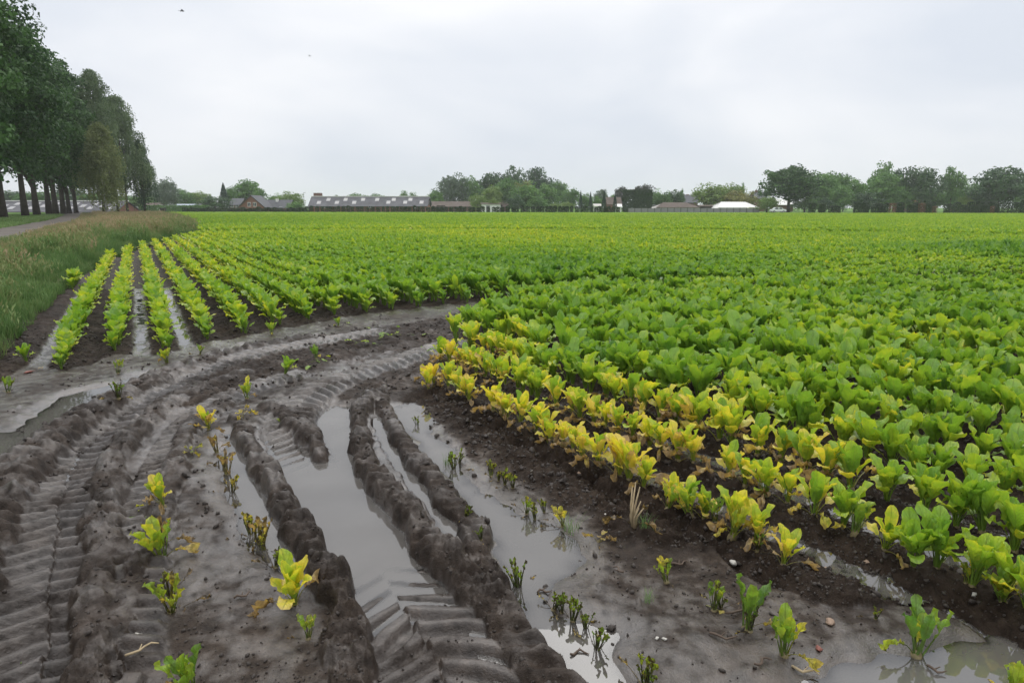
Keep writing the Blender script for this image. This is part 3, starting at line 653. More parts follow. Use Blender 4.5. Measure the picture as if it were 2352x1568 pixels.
# --- the plants that stand largest in view are things of their own
ONES = 'zeroth first second third fourth fifth sixth seventh eighth ninth tenth eleventh twelfth thirteenth fourteenth fifteenth sixteenth seventeenth eighteenth nineteenth'.split()
TENS = {20: 'twent', 30: 'thirt', 40: 'fort', 50: 'fift', 60: 'sixt', 70: 'sevent', 80: 'eight', 90: 'ninet'}
def ordinal(n):
    if n < 20: return ONES[n]
    t = n // 10 * 10; return TENS[t] + 'ieth' if n == t else TENS[t] + 'y-' + ONES[n % 10]
cp, sp_ = math.cos(PITCH), math.sin(PITCH)
dep = ra[:, 1] * cp + (CAM_H - .15) * sp_; px = CX + FOC * ra[:, 0] / dep; py = CY - FOC * (ra[:, 1] * sp_ - (CAM_H - .15) * cp) / dep
vis = (px > -60) & (px < 2412) & (py < 1600)
order = np.argsort(np.where(vis, d_, 1e9))
N_HERO = 222
hero = np.zeros(len(ra), bool); hero[order[:N_HERO]] = True
hr = np.random.default_rng(91)
look = lambda t: 'dark green' if t < .36 else 'fresh green' if t < .5 else 'yellow-green' if t < .64 else 'yellowing' if t < .74 else 'withering yellow'
for blk, rowname in ((1, 'row right of ruts'), (0, 'row from grass verge')):
    for k in sorted(set(ra[hero & (ra[:, 2] == blk), 3].astype(int))):
        sel = np.where((ra[:, 2] == blk) & (ra[:, 3] == k))[0]; sel = sel[np.argsort(ra[sel, 4])]
        if blk == 1: sel = sel[vis[sel]]
        for n_, i in enumerate(sel):
            if not hero[i]: continue
            x, y = ra[i, :2]; kind = 'healthy' if TI[i] < .62 else 'yellow'
            if SZ[i] < .6: kind = 'small'
            lab = f'{look(TI[i])} beet, {ordinal(n_ + 1)} from near end of {ordinal(int(k) + 2 if blk == 0 else int(k) + 1)} {rowname}'
            place_plant(x, y, kind, float(SZ[i]) * (1.0 if kind == 'healthy' else 1.15), float(TI[i]), lab, hr, lean=(hr.normal() * .06, hr.normal() * .06))

# --- survivors and drowned stumps on the open mud: x, y of the foot, kind, size, tint, label
LONERS = [
 (655, 868, 'healthy', .72, .47, 'bushy fresh green beet plant alone between the two tread tracks'),
 (727, 832, 'small', .8, .45, 'small green beet plant beside trampled leaves above the middle rut'),
 (568, 925, 'small', .9, .66, 'yellow-green beet plant standing at the edge of the upper rut'),
 (480, 992, 'yellow', .75, .80, 'bright yellow beet plant at the far end of the withered line'),
 (498, 1040, 'stems', .75, .86, 'brown-edged withered beet just below the bright yellow plant'),
 (522, 1088, 'stems', .9, .80, 'yellow wilted beet standing in the shallow puddle on thin stems'),
 (533, 1130, 'stump', .7, .75, 'stub of beet stems half sunk in the shallow puddle'),
 (557, 970, 'flop', .7, .72, 'flattened yellow beet lying on wet mud beside the upper rut'),
 (440, 1047, 'flop', .5, .6, 'single torn green beet leaf lying on mud left of puddle'),
 (378, 1185, 'yellow', .75, .74, 'yellow leaning beet above the tall green one on the mud strip'),
 (372, 1288, 'small', 1.25, .58, 'tall beet with green cupped leaves on long dark stems'),
 (395, 1412, 'sprout', 1.0, .68, 'dark ragged beet with dry curled leaf on the mud strip'),
 (600, 1248, 'stems', .95, .82, 'cluster of brown-tipped beet stems beside the left mud ridge'),
 (578, 1225, 'stump', .8, .7, 'thin bare beet stalks just behind the brown-tipped cluster'),
 (634, 1302, 'stump', .62, .5, 'small dark stubble of beet behind the large yellow-green plant'),
 (677, 1400, 'yellow', .95, .70, 'large yellow-green beet with papery tan leaves by mud ridge'),
 (709, 1478, 'sprout', .58, .62, 'short green-tipped beet sprout at the foot of the mud ridge'),
 (443, 1600, 'small', .85, .56, 'green beet cut by the bottom edge on the open mud'),
 (1042, 1075, 'stump', .85, .5, 'dark bunch of beet stalks mirrored in the broad puddle'),
 (1128, 1102, 'stump', .62, .66, 'yellow-tipped stub, leftmost of three on the far shore'),
 (1160, 1120, 'stump', .58, .62, 'chewed dark stub at the shore between its two neighbours'),
 (1210, 1180, 'sprout', .62, .62, 'thin yellow-green sprout at the near edge of the crumbly soil'),
 (1250, 1182, 'stump', .45, .6, 'tiny stub of beet right of the thin sprout'),
 (1293, 1212, 'sprout', .68, .76, 'orange-leaved beet sprout rising out of a green grass tuft'),
 (1375, 1252, 'flop', .55, .82, 'orange-yellow beet collapsed on the silt'),
 (1105, 1264, 'stump', .42, .4, 'tiny dark sprout in the puddle beside the mud ridge'),
 (1070, 1200, 'stump', .45, .45, 'small dark stub on the inner mud ridge'),
 (960, 975, 'stump', .6, .5, 'lone dark stalk in the small pool below the yellow plant'),
 (1190, 1345, 'stump', .85, .5, 'dark green beet stump standing in the broad puddle'),
 (1272, 1400, 'stump', .62, .5, 'low wide chewed stump, first of three along puddle shore'),
 (1316, 1425, 'stump', .72, .5, 'green chewed stump, middle of three along puddle shore'),
 (1370, 1488, 'stump', .72, .48, 'dark green chewed stump, last of three along puddle shore'),
 (1480, 1585, 'stump', .72, .55, 'chewed beet stump cut by the bottom edge of the picture'),
 (1530, 1350, 'sprout', .72, .62, 'upright yellow-green beet sprout alone on the smooth silt'),
 (1640, 1412, 'sprout', .75, .5, 'three-leaved green beet sprout beside a fallen pale leaf'),
 (1713, 1455, 'small', .98, .46, 'green beet sprout with dark muddy stems on the open silt'),
 (1800, 1515, 'small', .9, .54, 'fresh green beet sprout with a dead leaf trailing from its foot'),
 (2010, 1432, 'stump', .42, .6, 'very small pale beet stub on crumbled mud'),
 (2105, 1502, 'small', 1.08, .50, 'green beet at the near pool with a stem bent aside'),
 (2215, 1362, 'sprout', .62, .64, 'small yellow-green sprout standing by furrow water'),
 (2300, 1408, 'small', .78, .60, 'short pale green beet with reddish foot near the frame edge'),
 (2325, 1600, 'small', .8, .6, 'pale beet sprout cut by the bottom right corner'),
 (1532, 1192, 'small', .78, .72, 'yellow-brown young beet, first past the gap in the first right row'),
 (1583, 1212, 'small', 1.0, .62, 'green beet with yellow edge, second past the gap in first right row'),
 (1640, 1232, 'sprout', .8, .52, 'thin green beet between the two yellow-edged ones in the first right row'),
 (1680, 1262, 'small', 1.05, .70, 'yellow-tipped beet standing open at the furrow water'),
 (1737, 1295, 'stump', .55, .5, 'little dark stub between two yellow beets at the furrow'),
 (1797, 1318, 'yellow', .72, .76, 'golden beet with papery rolled leaves at the end of the first right row'),
 (1960, 1255, 'small', 1.02, .54, 'pale green upright beet at the end of the second right row'),
 (2028, 1292, 'yellow', .85, .66, 'yellow-green beet leaning on the big one in the second right row'),
 (2095, 1325, 'healthy', .86, .52, 'big spreading beet with a tan withered leaf over the furrow'),
 (985, 905, 'yellow', .78, .70, 'yellow-green beet alone at the head of the small pool'),
 (20, 905, 'sprout', .95, .5, 'slender green beet on wet soil at the left frame edge'),
 (272, 862, 'sprout', .8, .6, 'small ragged beet below the second full row from the verge'),
 (275, 935, 'stump', .9, .4, 'bare drowned beet stalk mirrored in the outer puddle'),
 (384, 838, 'small', .9, .64, 'yellowing beet at the wet foot of a left row'),
 (460, 818, 'sprout', .7, .55, 'small dark beet at the shore of the outer puddle'),
 (777, 752, 'small', .7, .45, 'short green beet at the lip of the churned mud'),
 (625, 772, 'small', .95, .47, 'green beet standing clear in front of the left rows'),
 (62, 838, 'healthy', .66, .47, 'green beet plant alone in the bare row by the verge, near the brick fragment'),
 (1055, 1062, 'stump', .6, .5, 'smaller stalk bunch behind the dark bunch in the broad puddle'),
 (1145, 1112, 'stump', .45, .62, 'tiny stub squeezed between the three shore stubs'),
 (1178, 1128, 'stump', .62, .55, 'rightmost of the stubs on the far puddle shore'),
 (1228, 1192, 'stump', .5, .6, 'low ragged stub between thin sprout and tiny stub'),
 (1290, 1408, 'stump', .5, .45, 'small broken stub between first and middle shore stumps'),
 (1345, 1440, 'stump', .5, .5, 'small muddy stub between middle and last shore stumps'),
 (1655, 1405, 'stump', .5, .5, 'dark stub leaning on the three-leaved sprout'),
 (1490, 1598, 'stump', .55, .5, 'second stump cut by the bottom edge of the picture'),
 (605, 1262, 'stump', .6, .7, 'drooping stalk stub in front of the brown-tipped cluster'),
 (590, 1238, 'stump', .7, .72, 'upright stalk stub inside the brown-tipped cluster'),
 (392, 1380, 'stump', .8, .6, 'bare dark stalks behind the ragged beet with dry leaf'),
 (372, 1262, 'stems', .8, .7, 'ragged stalks behind the tall cupped-leaf beet'),
 (515, 1068, 'stump', .6, .75, 'thin stalks beside the wilted beet in the puddle'),
 (1722, 1462, 'stump', .6, .45, 'muddy stalks at the foot of the dark-stemmed sprout'),
 (190, 668, 'small', .9, .52, 'lone green beet in the bare row next to the grass verge'),
]
for (x, y, kind, size, tint, label) in LONERS:
    wx, wy = P(x, y, -0.02)
    place_plant(wx, wy, kind, size * {'small': 1.15, 'sprout': 1.1, 'stump': 1.05, 'stems': 1.1, 'yellow': 1.1}.get(kind, 1.0), tint, label, hr, lean=(hr.normal() * .15, hr.normal() * .15))

# --- everything farther: one crop that nobody could count
def merged_plant(kind, r, nu, nv, stem, npet=2, wide=1.0):
    Vs, Fs, Us, Js = [], [], [], []; b0 = 0
    for (k, g, sc, dt, decay) in recipe(kind, r):
        pa = leaf_params(k); pa.update(nu=nu, nv=nv, npet=npet, stem=stem); V, Fq, UV = leaf_geo(r, **pa)
        V = V * sc * np.array([1, wide, 1]); c, s = math.cos(g), math.sin(g); V = np.stack([V[:, 0] * c - V[:, 1] * s, V[:, 0] * s + V[:, 1] * c, V[:, 2]], -1)
        Vs.append(V); Fs.append(Fq + b0); Us.append(UV); Js.append(np.full(len(V), dt / .11)); b0 += len(V)
    me = mesh_np('beet_plant', np.vstack(Vs), np.vstack(Fs), [BEET]); attr(me, 'leaf_uv', np.vstack(Us), 'FLOAT2'); attr(me, 'leaf_jitter', np.concatenate(Js)); return me
def tile(r, size, n):
    Vs, Fs, Us, Js = [], [], [], []
    q = np.stack([r.uniform(-size / 2, size / 2, n), r.uniform(-size / 2, size / 2, n)], -1)
    for i in range(n):
        a = r.random() * 6.28; til = math.radians(r.uniform(10, 70)); l = .20 * r.uniform(.8, 1.3); w = .17 * r.uniform(.8, 1.3)
        dx = np.array([math.cos(a) * math.cos(til), math.sin(a) * math.cos(til), math.sin(til)]) * l; dy = np.array([-math.sin(a), math.cos(a), 0]) * w / 2
        b_ = np.array([q[i, 0], q[i, 1], r.uniform(.08, .27)]); Vs += [b_ - dy, b_ + dy, b_ + dx + dy * .7, b_ + dx - dy * .7]
        Fs.append((4 * i, 4 * i + 1, 4 * i + 2, 4 * i + 3)); Us += [(-1, .05), (1, .05), (.7, .9), (-.7, .9)]; Js += [r.normal() * .8] * 4
    me = mesh_np('beet_plant', np.array(Vs), np.array(Fs), [BEET], False); attr(me, 'leaf_uv', np.array(Us), 'FLOAT2'); attr(me, 'leaf_jitter', np.array(Js)); return me
def source(name, meshes):
    col = bpy.data.collections.new(name)
    for i, me in enumerate(meshes): col.objects.link(bpy.data.objects.new(f'{name}_{i:02d}', me))
    return col
def scatter(name, pos, rot, scl, idx, tint, col):
    me = mesh_np(name, pos, [])
    attr(me, 'turn', rot, 'FLOAT_VECTOR'); attr(me, 'size', scl, 'FLOAT_VECTOR'); attr(me, 'pick', idx, 'INT'); attr(me, 'tint', tint)
    o = obj(name, me); ng = bpy.data.node_groups.new(name, 'GeometryNodeTree')
    ng.interface.new_socket('Geometry', in_out='INPUT', socket_type='NodeSocketGeometry'); ng.interface.new_socket('Geometry', in_out='OUTPUT', socket_type='NodeSocketGeometry')
    gi = ng.nodes.new('NodeGroupInput'); go = ng.nodes.new('NodeGroupOutput'); ip = ng.nodes.new('GeometryNodeInstanceOnPoints')
    ci = ng.nodes.new('GeometryNodeCollectionInfo'); ci.inputs['Collection'].default_value = col; ci.inputs['Separate Children'].default_value = True; ci.inputs['Reset Children'].default_value = True
    def na(n, t):
        a = ng.nodes.new('GeometryNodeInputNamedAttribute'); a.data_type = t; a.inputs['Name'].default_value = n; return a.outputs[0]
    l = ng.links; l.new(gi.outputs[0], ip.inputs['Points']); l.new(ci.outputs[0], ip.inputs['Instance']); ip.inputs['Pick Instance'].default_value = True
    l.new(na('pick', 'INT'), ip.inputs['Instance Index']); l.new(na('turn', 'FLOAT_VECTOR'), ip.inputs['Rotation']); l.new(na('size', 'FLOAT_VECTOR'), ip.inputs['Scale'])
    l.new(ip.outputs[0], go.inputs[0])
    md = o.modifiers.new('scatter', 'NODES'); md.node_group = ng
    return o
sr = np.random.default_rng(3)
crop_src = source('crop', [merged_plant('healthy', sr, 4, 5, True) for _ in range(6)] + [merged_plant('yellow', sr, 4, 5, True) for _ in range(3)] + [merged_plant('healthy', sr, 2, 2, False, wide=1.3) for _ in range(4)] + [tile(sr, 2.4, 190) for _ in range(2)])
rest = ~hero; x, y = ra[rest, 0], ra[rest, 1]; d = d_[rest]; ti = TI[rest]; sz = SZ[rest]; n_ = len(x)
pick = np.where(d < 24, np.where(ti > .66, 6 + sr.integers(0, 3, n_), sr.integers(0, 6, n_)), 9 + sr.integers(0, 4, n_))
sz3 = np.stack([sz, sz, sz], -1) * np.where(d > 45, 1.35, 1.0)[:, None]; rot = np.stack([sr.normal(0, .06, n_), sr.normal(0, .06, n_), sr.random(n_) * 6.28], -1)
pos = np.stack([x, y, gz(x, y)], -1)
tx, ty = np.meshgrid(np.arange(-190, 190, 2.1), np.arange(146, 200, 2.1)); tx = tx.ravel() + sr.normal(0, .3, tx.size); ty = ty.ravel() + sr.normal(0, .3, ty.size)
s2, t2 = st(tx, ty); ok = ~beyond(tx, ty) & (s2 > verge_s(t2) + 1) & (np.abs(tx) < ty * .95); tx, ty = tx[ok], ty[ok]; k = len(tx)
tt, ts = crop_state(tx, ty)
pos = np.vstack([pos, np.stack([tx, ty, np.full(k, -.02)], -1)]); rot = np.vstack([rot, np.stack([np.zeros(k), np.zeros(k), sr.integers(0, 4, k) * 1.5708], -1)])
sz3 = np.vstack([sz3, np.ones((k, 3))]); pick = np.concatenate([pick, 13 + sr.integers(0, 2, k)]); tint = np.concatenate([ti, tt])
tag(scatter('beet_crop', pos, rot, sz3, pick, tint, crop_src), 'closed green beet crop filling the field to its far edge', 'crop', None, 'stuff')

# ------------------------------------------------------------------ verge, track, meadows
def turf(name, lo, hi, sc=0.8):
    m = simple(name, tuple((a + b_) / 2 for a, b_ in zip(lo, hi)), 0.9, 0.3, sc, 0.3, 0.1); return m
TURF = turf('verge_turf', (.05, .06, .02), (.07, .09, .03)); MEADOW = turf('meadow_turf', (.10, .19, .035), (.12, .22, .045), .35)
TRACK = simple('track_dirt', (.11, .095, .08), .75, .35, .9, .4, .3)
def strip(name, s0, s1, t, dz, mat, label, ns=10, rough=0.0):
    t = np.asarray(t, float); k = np.linspace(0, 1, ns)
    S_ = s0(t)[:, None] * (1 - k) + s1(t)[:, None] * k; T_ = np.repeat(t[:, None], ns, 1); x, y = xy(S_, T_)
    z = zbig(x, y) + dz + (rough * n2(x, y, 1.4) if rough else 0)
    v = np.stack([x, y, z], -1).reshape(-1, 3); i, j = np.meshgrid(np.arange(len(t) - 1), np.arange(ns - 1), indexing='ij')
    q = np.stack([i * ns + j, i * ns + j + 1, (i + 1) * ns + j + 1, (i + 1) * ns + j], -1).reshape(-1, 4)
    return tag(obj(name, mesh_np(name, v, q, [mat])), label, None, None, 'structure')
tl = np.concatenate([np.linspace(-6, 60, 133), np.linspace(61, 200, 90)])
strip('verge', lambda t: road_s(t) + 1.5, lambda t: verge_s(t) - .05, tl, .03, TURF, 'grass bank between dirt track and field', 24, .05)
strip('dirt_track', lambda t: road_s(t) - 1.5, lambda t: road_s(t) + 1.55, tl, .012, TRACK, 'brown dirt track along the tree row', 10, .02)
strip('roadside_meadow', lambda t: road_s(t) - 160, lambda t: road_s(t) - 1.45, tl, .03, MEADOW, 'mown green strip under the roadside trees', 40, .03)
ax, ay = FAR_A; bx, by = FAR_B; ux, uy = (bx - ax), (by - ay); ul = math.hypot(ux, uy); ux /= ul; uy /= ul
A_ = (ax - ux * 700 - uy * 1, ay - uy * 700 + ux * 1); B_ = (bx + ux * 700 - uy * 1, by + uy * 700 + ux * 1)
me = mesh_np('far_meadow', np.array([(A_[0], A_[1], .06), (B_[0], B_[1], .06), (B_[0] + 600, B_[1] + 1400, .06), (A_[0] - 600, A_[1] + 1400, .06)]), np.array([[0, 1, 2, 3]]), [MEADOW])
tag(obj('far_meadow', me), 'pale green meadow behind the beet field', None, None, 'structure')

# --- grasses
def grass_mat(name, pts):
    m, N, L, b = newmat(name); out = N['Material Output']
    at = N.new('ShaderNodeAttribute'); at.attribute_type = 'INSTANCER'; at.attribute_name = 'tint'
    bj = N.new('ShaderNodeAttribute'); bj.attribute_name = 'blade_jitter'
    t = math_n(N, L, 'ADD', at.outputs['Fac'], math_n(N, L, 'MULTIPLY', bj.outputs['Fac'], 1.0)); r = ramp(N, pts); L.new(t, r.inputs[0])
    L.new(r.outputs[0], b.inputs['Base Color']); b.inputs['Roughness'].default_value = .6; b.inputs['Specular IOR Level'].default_value = .25
    tr = N.new('ShaderNodeBsdfTranslucent'); L.new(r.outputs[0], tr.inputs[0]); mx = N.new('ShaderNodeMixShader'); mx.inputs[0].default_value = .3
    L.new(b.outputs[0], mx.inputs[1]); L.new(tr.outputs[0], mx.inputs[2]); L.new(mx.outputs[0], out.inputs['Surface']); return m
GRASS = grass_mat('grass_blade', [(0, (.085, .165, .045)), (.3, (.155, .265, .08)), (.55, (.24, .28, .11)), (.8, (.33, .28, .14)), (1, (.42, .33, .20))])
def tuft(r, n, h, rad, wid, seed_heads=0.0, lean=.5):
    V, Fq, J = [], [], []
    for i in range(n):
        a = r.random() * 6.28; q = rad * math.sqrt(r.random()); x, y = math.cos(a) * q, math.sin(a) * q; hh = h * r.uniform(.55, 1.1); b_ = r.random() * 6.28; ln = lean * r.uniform(.2, 1) * hh
        dx, dy = math.cos(b_), math.sin(b_); w = wid * r.uniform(.7, 1.3); j = r.normal() * .10; s = r.random() < seed_heads; base = len(V)
        wx, wy = -dy * w / 2, dx * w / 2
        for f, ww in ((0, 1), (.5, .8), (.85, .5), (1, .08)):
            px_, py_, pz = x + dx * ln * f * f, y + dy * ln * f * f, hh * (f - .12 * f * f)
            if s: ww = .45
            V += [(px_ - wx * ww, py_ - wy * ww, pz), (px_ + wx * ww, py_ + wy * ww, pz)]; J += [j + (.25 * f if s else .08 * f)] * 2
        for k in range(3): Fq.append((base + 2 * k, base + 2 * k + 1, base + 2 * k + 3, base + 2 * k + 2))
        if s:   # a loose seed head
            for k in range(5):
                c = np.array([px_, py_, pz]) + r.normal(0, 1, 3) * np.array([.018, .018, .05]) * (h / .7); l = .05 * r.uniform(.6, 1.3); ww = .012
                th = r.random() * 6.28; d1 = np.array([math.cos(th) * .5, math.sin(th) * .5, .85]) * l; d2 = np.array([-math.sin(th), math.cos(th), 0]) * ww
                bb = len(V); V += [c - d1, c + d2, c + d1, c - d2]; J += [.28 + j] * 4; Fq.append((bb, bb + 1, bb + 2, bb + 3))
    me = mesh_np('grass', np.array(V), np.array(Fq), [GRASS]); attr(me, 'blade_jitter', np.array(J)); return me
gr = np.random.default_rng(8)
gsrc = source('tuft', [tuft(gr, 60, .34, .16, .009) for _ in range(3)] + [tuft(gr, 55, .5, .18, .008, .35) for _ in range(3)] + [tuft(gr, 40, .12, .16, .009, 0, .8) for _ in range(2)] + [tuft(gr, 45, .55, .35, .022, .5) for _ in range(2)])
gp = []
for (t0, t1, dens) in ((1, 14, 46), (14, 28, 30), (28, 60, 15), (60, 150, 4)):
    w0 = 9 if t0 < 28 else 16; n = int((t1 - t0) * w0 * dens); t = gr.uniform(t0, t1, n); s = verge_s(t) + .12 - gr.random(n) * w0
    ok = s > road_s(t) + 1.35 + .3 * n1(t, s, 1.5); gp.append(np.stack([s[ok], t[ok]], -1))
gp = np.vstack(gp); s, t = gp.T; x, y = xy(s, t); dd = verge_s(t) - s; n = len(s)
far = t > 45
mixn = n1(x, y, 2.5) + .6 * n2(x, y, .9)
ripe = np.clip(smooth(.3, 3.2, dd + 1.3 * mixn) * .7 + smooth(28, 42, t) * .3 * smooth(0, .8, dd), 0, 1)
pk = np.where(far, 8 + gr.integers(0, 2, n), np.where(gr.random(n) < ripe, 3 + gr.integers(0, 3, n), gr.integers(0, 3, n)))
tint = np.clip(.12 + .21 * ripe + .16 * smooth(20, 45, t) * ripe + .22 * mixn + gr.normal(0, .11, n), 0, 1)
hs = np.where(dd < .35, .55, np.where(dd < 1.6, .9, .68)) * gr.uniform(.6, 1.35, n) * (1 + .5 * n3(x, y, 1.1) + .25 * mixn) * np.where(dd > verge_s(t) - road_s(t) - 3.2, .42, 1.0)
pos = np.stack([x, y, zbig(x, y) + .02], -1); pos[:, 2] = np.where(dd < .15, gz(x, y), pos[:, 2])
tag(scatter('tall_grass', pos, np.stack([gr.normal(0, .12, n), gr.normal(0, .12, n), gr.random(n) * 6.28], -1), np.stack([hs, hs, hs], -1), pk, tint, gsrc), 'tall seeding grass covering the bank beside the field', 'grass', None, 'stuff')
n = 9000; t = gr.uniform(25, 130, n); s = road_s(t) - 1.3 - np.abs(gr.normal(0, 1, n)) * 7; x, y = xy(s, t)
hs = gr.uniform(.7, 1.6, n) * np.where(t > 70, 1.6, 1)
tag(scatter('mown_grass', np.stack([x, y, zbig(x, y) + .02], -1), np.stack([np.zeros(n), np.zeros(n), gr.random(n) * 6.28], -1), np.stack([hs * 1.5, hs * 1.5, hs], -1), 6 + gr.integers(0, 2, n), np.clip(.22 + gr.normal(0, .1, n), 0, 1), gsrc), 'short grass under the roadside trees', 'grass', None, 'stuff')

# ------------------------------------------------------------------ trees
def foliage_mat(name, lo, hi, trans=.28):
    m, N, L, b = newmat(name); out = N['Material Output']
    tcn = N.new('ShaderNodeTexCoord'); nz = noise(N, L, .55, 3, .6, tcn.outputs['Object']); lj = N.new('ShaderNodeAttribute'); lj.attribute_name = 'leaf_jitter'
    oi = N.new('ShaderNodeObjectInfo')
    f = math_n(N, L, 'ADD', math_n(N, L, 'MULTIPLY', nz.outputs['Fac'], .9), math_n(N, L, 'MULTIPLY', lj.outputs['Fac'], .16))
    f = math_n(N, L, 'ADD', f, math_n(N, L, 'MULTIPLY', math_n(N, L, 'SUBTRACT', oi.outputs['Random'], .5), .2))
    r = ramp(N, [(.22, lo), (.72, hi)]); L.new(f, r.inputs[0]); L.new(r.outputs[0], b.inputs['Base Color'])
    b.inputs['Roughness'].default_value = .55; b.inputs['Specular IOR Level'].default_value = .25
    tr = N.new('ShaderNodeBsdfTranslucent'); L.new(r.outputs[0], tr.inputs[0]); mx = N.new('ShaderNodeMixShader'); mx.inputs[0].default_value = trans
    L.new(b.outputs[0], mx.inputs[1]); L.new(tr.outputs[0], mx.inputs[2]); L.new(mx.outputs[0], out.inputs['Surface']); return m
F_OAK = foliage_mat('oak_leaves', (0.025, 0.068, 0.020), (0.080, 0.173, 0.041)); F_BIRCH = foliage_mat('birch_leaves', (0.127, 0.164, 0.057), (0.228, 0.265, 0.101)); F_BIRCH2 = foliage_mat('dark_birch_leaves', (0.088, 0.140, 0.066), (0.176, 0.246, 0.115))
F_MID = foliage_mat('mid_leaves', (0.076, 0.169, 0.048), (0.169, 0.312, 0.076)); F_LIGHT = foliage_mat('light_leaves', (0.134, 0.226, 0.053), (0.240, 0.330, 0.090)); F_DARK = foliage_mat('dark_leaves', (0.038, 0.086, 0.041), (0.086, 0.155, 0.061))
F_CON = foliage_mat('conifer_needles', (.016, .04, .024), (.035, .07, .038), .1); F_CLIP = foliage_mat('clipped_leaves', (0.016, 0.039, 0.013), (0.036, 0.071, 0.021), .15); F_RUST = foliage_mat('rusty_leaves', (.12, .06, .03), (.22, .12, .06)); F_GREY = foliage_mat('grey_leaves', (0.097, 0.144, 0.097), (0.165, 0.227, 0.138)); F_YEL = foliage_mat('yellow_leaves', (.16, .18, .05), (.28, .27, .08)); F_COPPER = foliage_mat('copper_leaves', (0.036, 0.042, 0.036), (0.072, 0.078, 0.060))
BARK = simple('bark', (.06, .05, .042), .9, .35, 2.2, .6, .15); BARK_B = simple('birch_bark', (.42, .41, .38), .8, .55, 1.3, .2, .2)
def cards(c, nrm, size, r, asp=.7):
    n = len(c); t = np.cross(nrm, r.normal(0, 1, (n, 3))); t /= np.linalg.norm(t, axis=1)[:, None] + 1e-9; b_ = np.cross(nrm, t)
    s = size * r.uniform(.65, 1.35, n)[:, None]
    v = np.stack([c - t * s * .5, c + b_ * s * .5 * asp - t * s * .05, c + t * s * .5, c - b_ * s * .5 * asp - t * s * .05], 1).reshape(-1, 3)
    return v, np.arange(4 * n).reshape(-1, 4)
def leafmesh(name, c, nrm, size, mat, r, jit=None):
    v, f = cards(c, nrm, size, r); me = mesh_np(name, v, f, [mat], False)
    attr(me, 'leaf_jitter', np.repeat(r.normal(0, 1, len(c)) if jit is None else jit, 4)); return me
def blobs_to_leaves(bc, brad, per, r, flat=.75):
    n = len(bc) * per; w = np.repeat(np.arange(len(bc)), per)
    d = r.normal(0, 1, (n, 3)); d[:, 2] += .35; d /= np.linalg.norm(d, axis=1)[:, None]
    rad = brad[w] * r.random(n) ** .3; c = bc[w] + d * rad[:, None] * np.array([1, 1, flat])
    nr_ = d + r.normal(0, .55, (n, 3)); nr_ /= np.linalg.norm(nr_, axis=1)[:, None]; return c, nr_
def crown(r, H, W, base, nblob, per, leaf, mat, top=1.0, brad=.15, shell=.42, squash=1.0):
    "clumped crown: leaf clusters spread through an uneven ellipsoid (unit turned by noise)"
    n = nblob; d = r.normal(0, 1, (n, 3)); d /= np.linalg.norm(d, axis=1)[:, None]; q = r.random(n) ** shell
    h = H - base; az = np.arctan2(d[:, 1], d[:, 0]); lob = 1 + .16 * np.sin(az * 2 + r.random() * 6) + .12 * np.sin(az * 3 + r.random() * 6 + d[:, 2] * 3) + .06 * np.clip(r.normal(0, 1, n), -1.5, 1.5)
    c = d * q[:, None] * lob[:, None] * np.array([W / 2, W / 2, h / 2]) * .86
    if top != 1.0: k = np.clip((c[:, 2] + h / 2) / h, 0, 1); c[:, :2] *= (1 - (1 - top) * k)[:, None]
    c[:, 2] += base + h * .5
    br = W * brad * r.uniform(.6, 1.25, n)
    lc, ln = blobs_to_leaves(c, br, per, r); jb = np.repeat(r.normal(0, .8, n), per) + r.normal(0, .6, n * per)
    return leafmesh('crown', lc, ln, leaf, mat, r, jb), c
def trunk(r, H, rad, base, centers, nl=9, mat=None, fork=False, lean=.02):
    m = MB(); k = 6; top = base + (H - base) * .62
    pts = [Vector((math.sin(i * .9) * lean * H * .3 * i / k, math.cos(i * 1.3) * lean * H * .3 * i / k, top * i / k)) for i in range(k + 1)]
    m.tube(pts, [rad * (1.35 if i == 0 else 1.08 - .85 * i / k) for i in range(k + 1)], 8)
    idx = r.choice(len(centers), min(nl, len(centers)), replace=False)
    for i in idx:
        c = Vector(centers[i]); f = min(max((c.z / top) * .62 + r.uniform(-.1, .05), .32), .92); a = pts[0].lerp(pts[-1], f); b_ = a.lerp(c, .55) + Vector((0, 0, -.04 * H))
        m.tube([a, b_, c], [rad * .42 * (1.2 - f), rad * .24 * (1.2 - f), rad * .06], 5)
    if fork:
        a = pts[1].lerp(pts[2], .3); m.tube([a, a + Vector((rad * 2.2, rad, base * .35)), a + Vector((rad * 4.5, rad * 2, base * .95))], [rad * .7, rad * .55, rad * .3], 7)
    return m.mesh('trunk', [mat or BARK], True)
def put_tree(name, label, cat, group, tm, cm, x, y, z, rotz=0.0, sc=(1, 1, 1)):
    e = obj(name, None, loc=(x, y, z), rot=(0, 0, rotz), scl=sc); tag(e, label, cat, group)
    obj('trunk', tm, e); obj('crown', cm, e); return e
tr_ = np.random.default_rng(21)
OAK = []
for i in range(4):
    cm, cc = crown(tr_, 20.8, 14.2, 3.6, 300, 95, .33, F_OAK, top=.75, brad=.085, shell=.40); OAK.append((trunk(tr_, 20.5, .32, 5.2, cc, 14, fork=(i % 2 == 0)), cm))
oak_lab = ['oak cut off by the left frame edge, nearest of the roadside row', 'tall dark oak whose trunk stands at the left frame edge', 'second full oak of the roadside row with a forked trunk', 'third full oak of the roadside row', 'fourth full oak of the roadside row', 'fifth full oak of the roadside row', 'sixth full oak of the roadside row', 'seventh full oak of the roadside row', 'eighth full oak of the roadside row', 'ninth full oak of the roadside row', 'last oak of the roadside row, beside the birches']
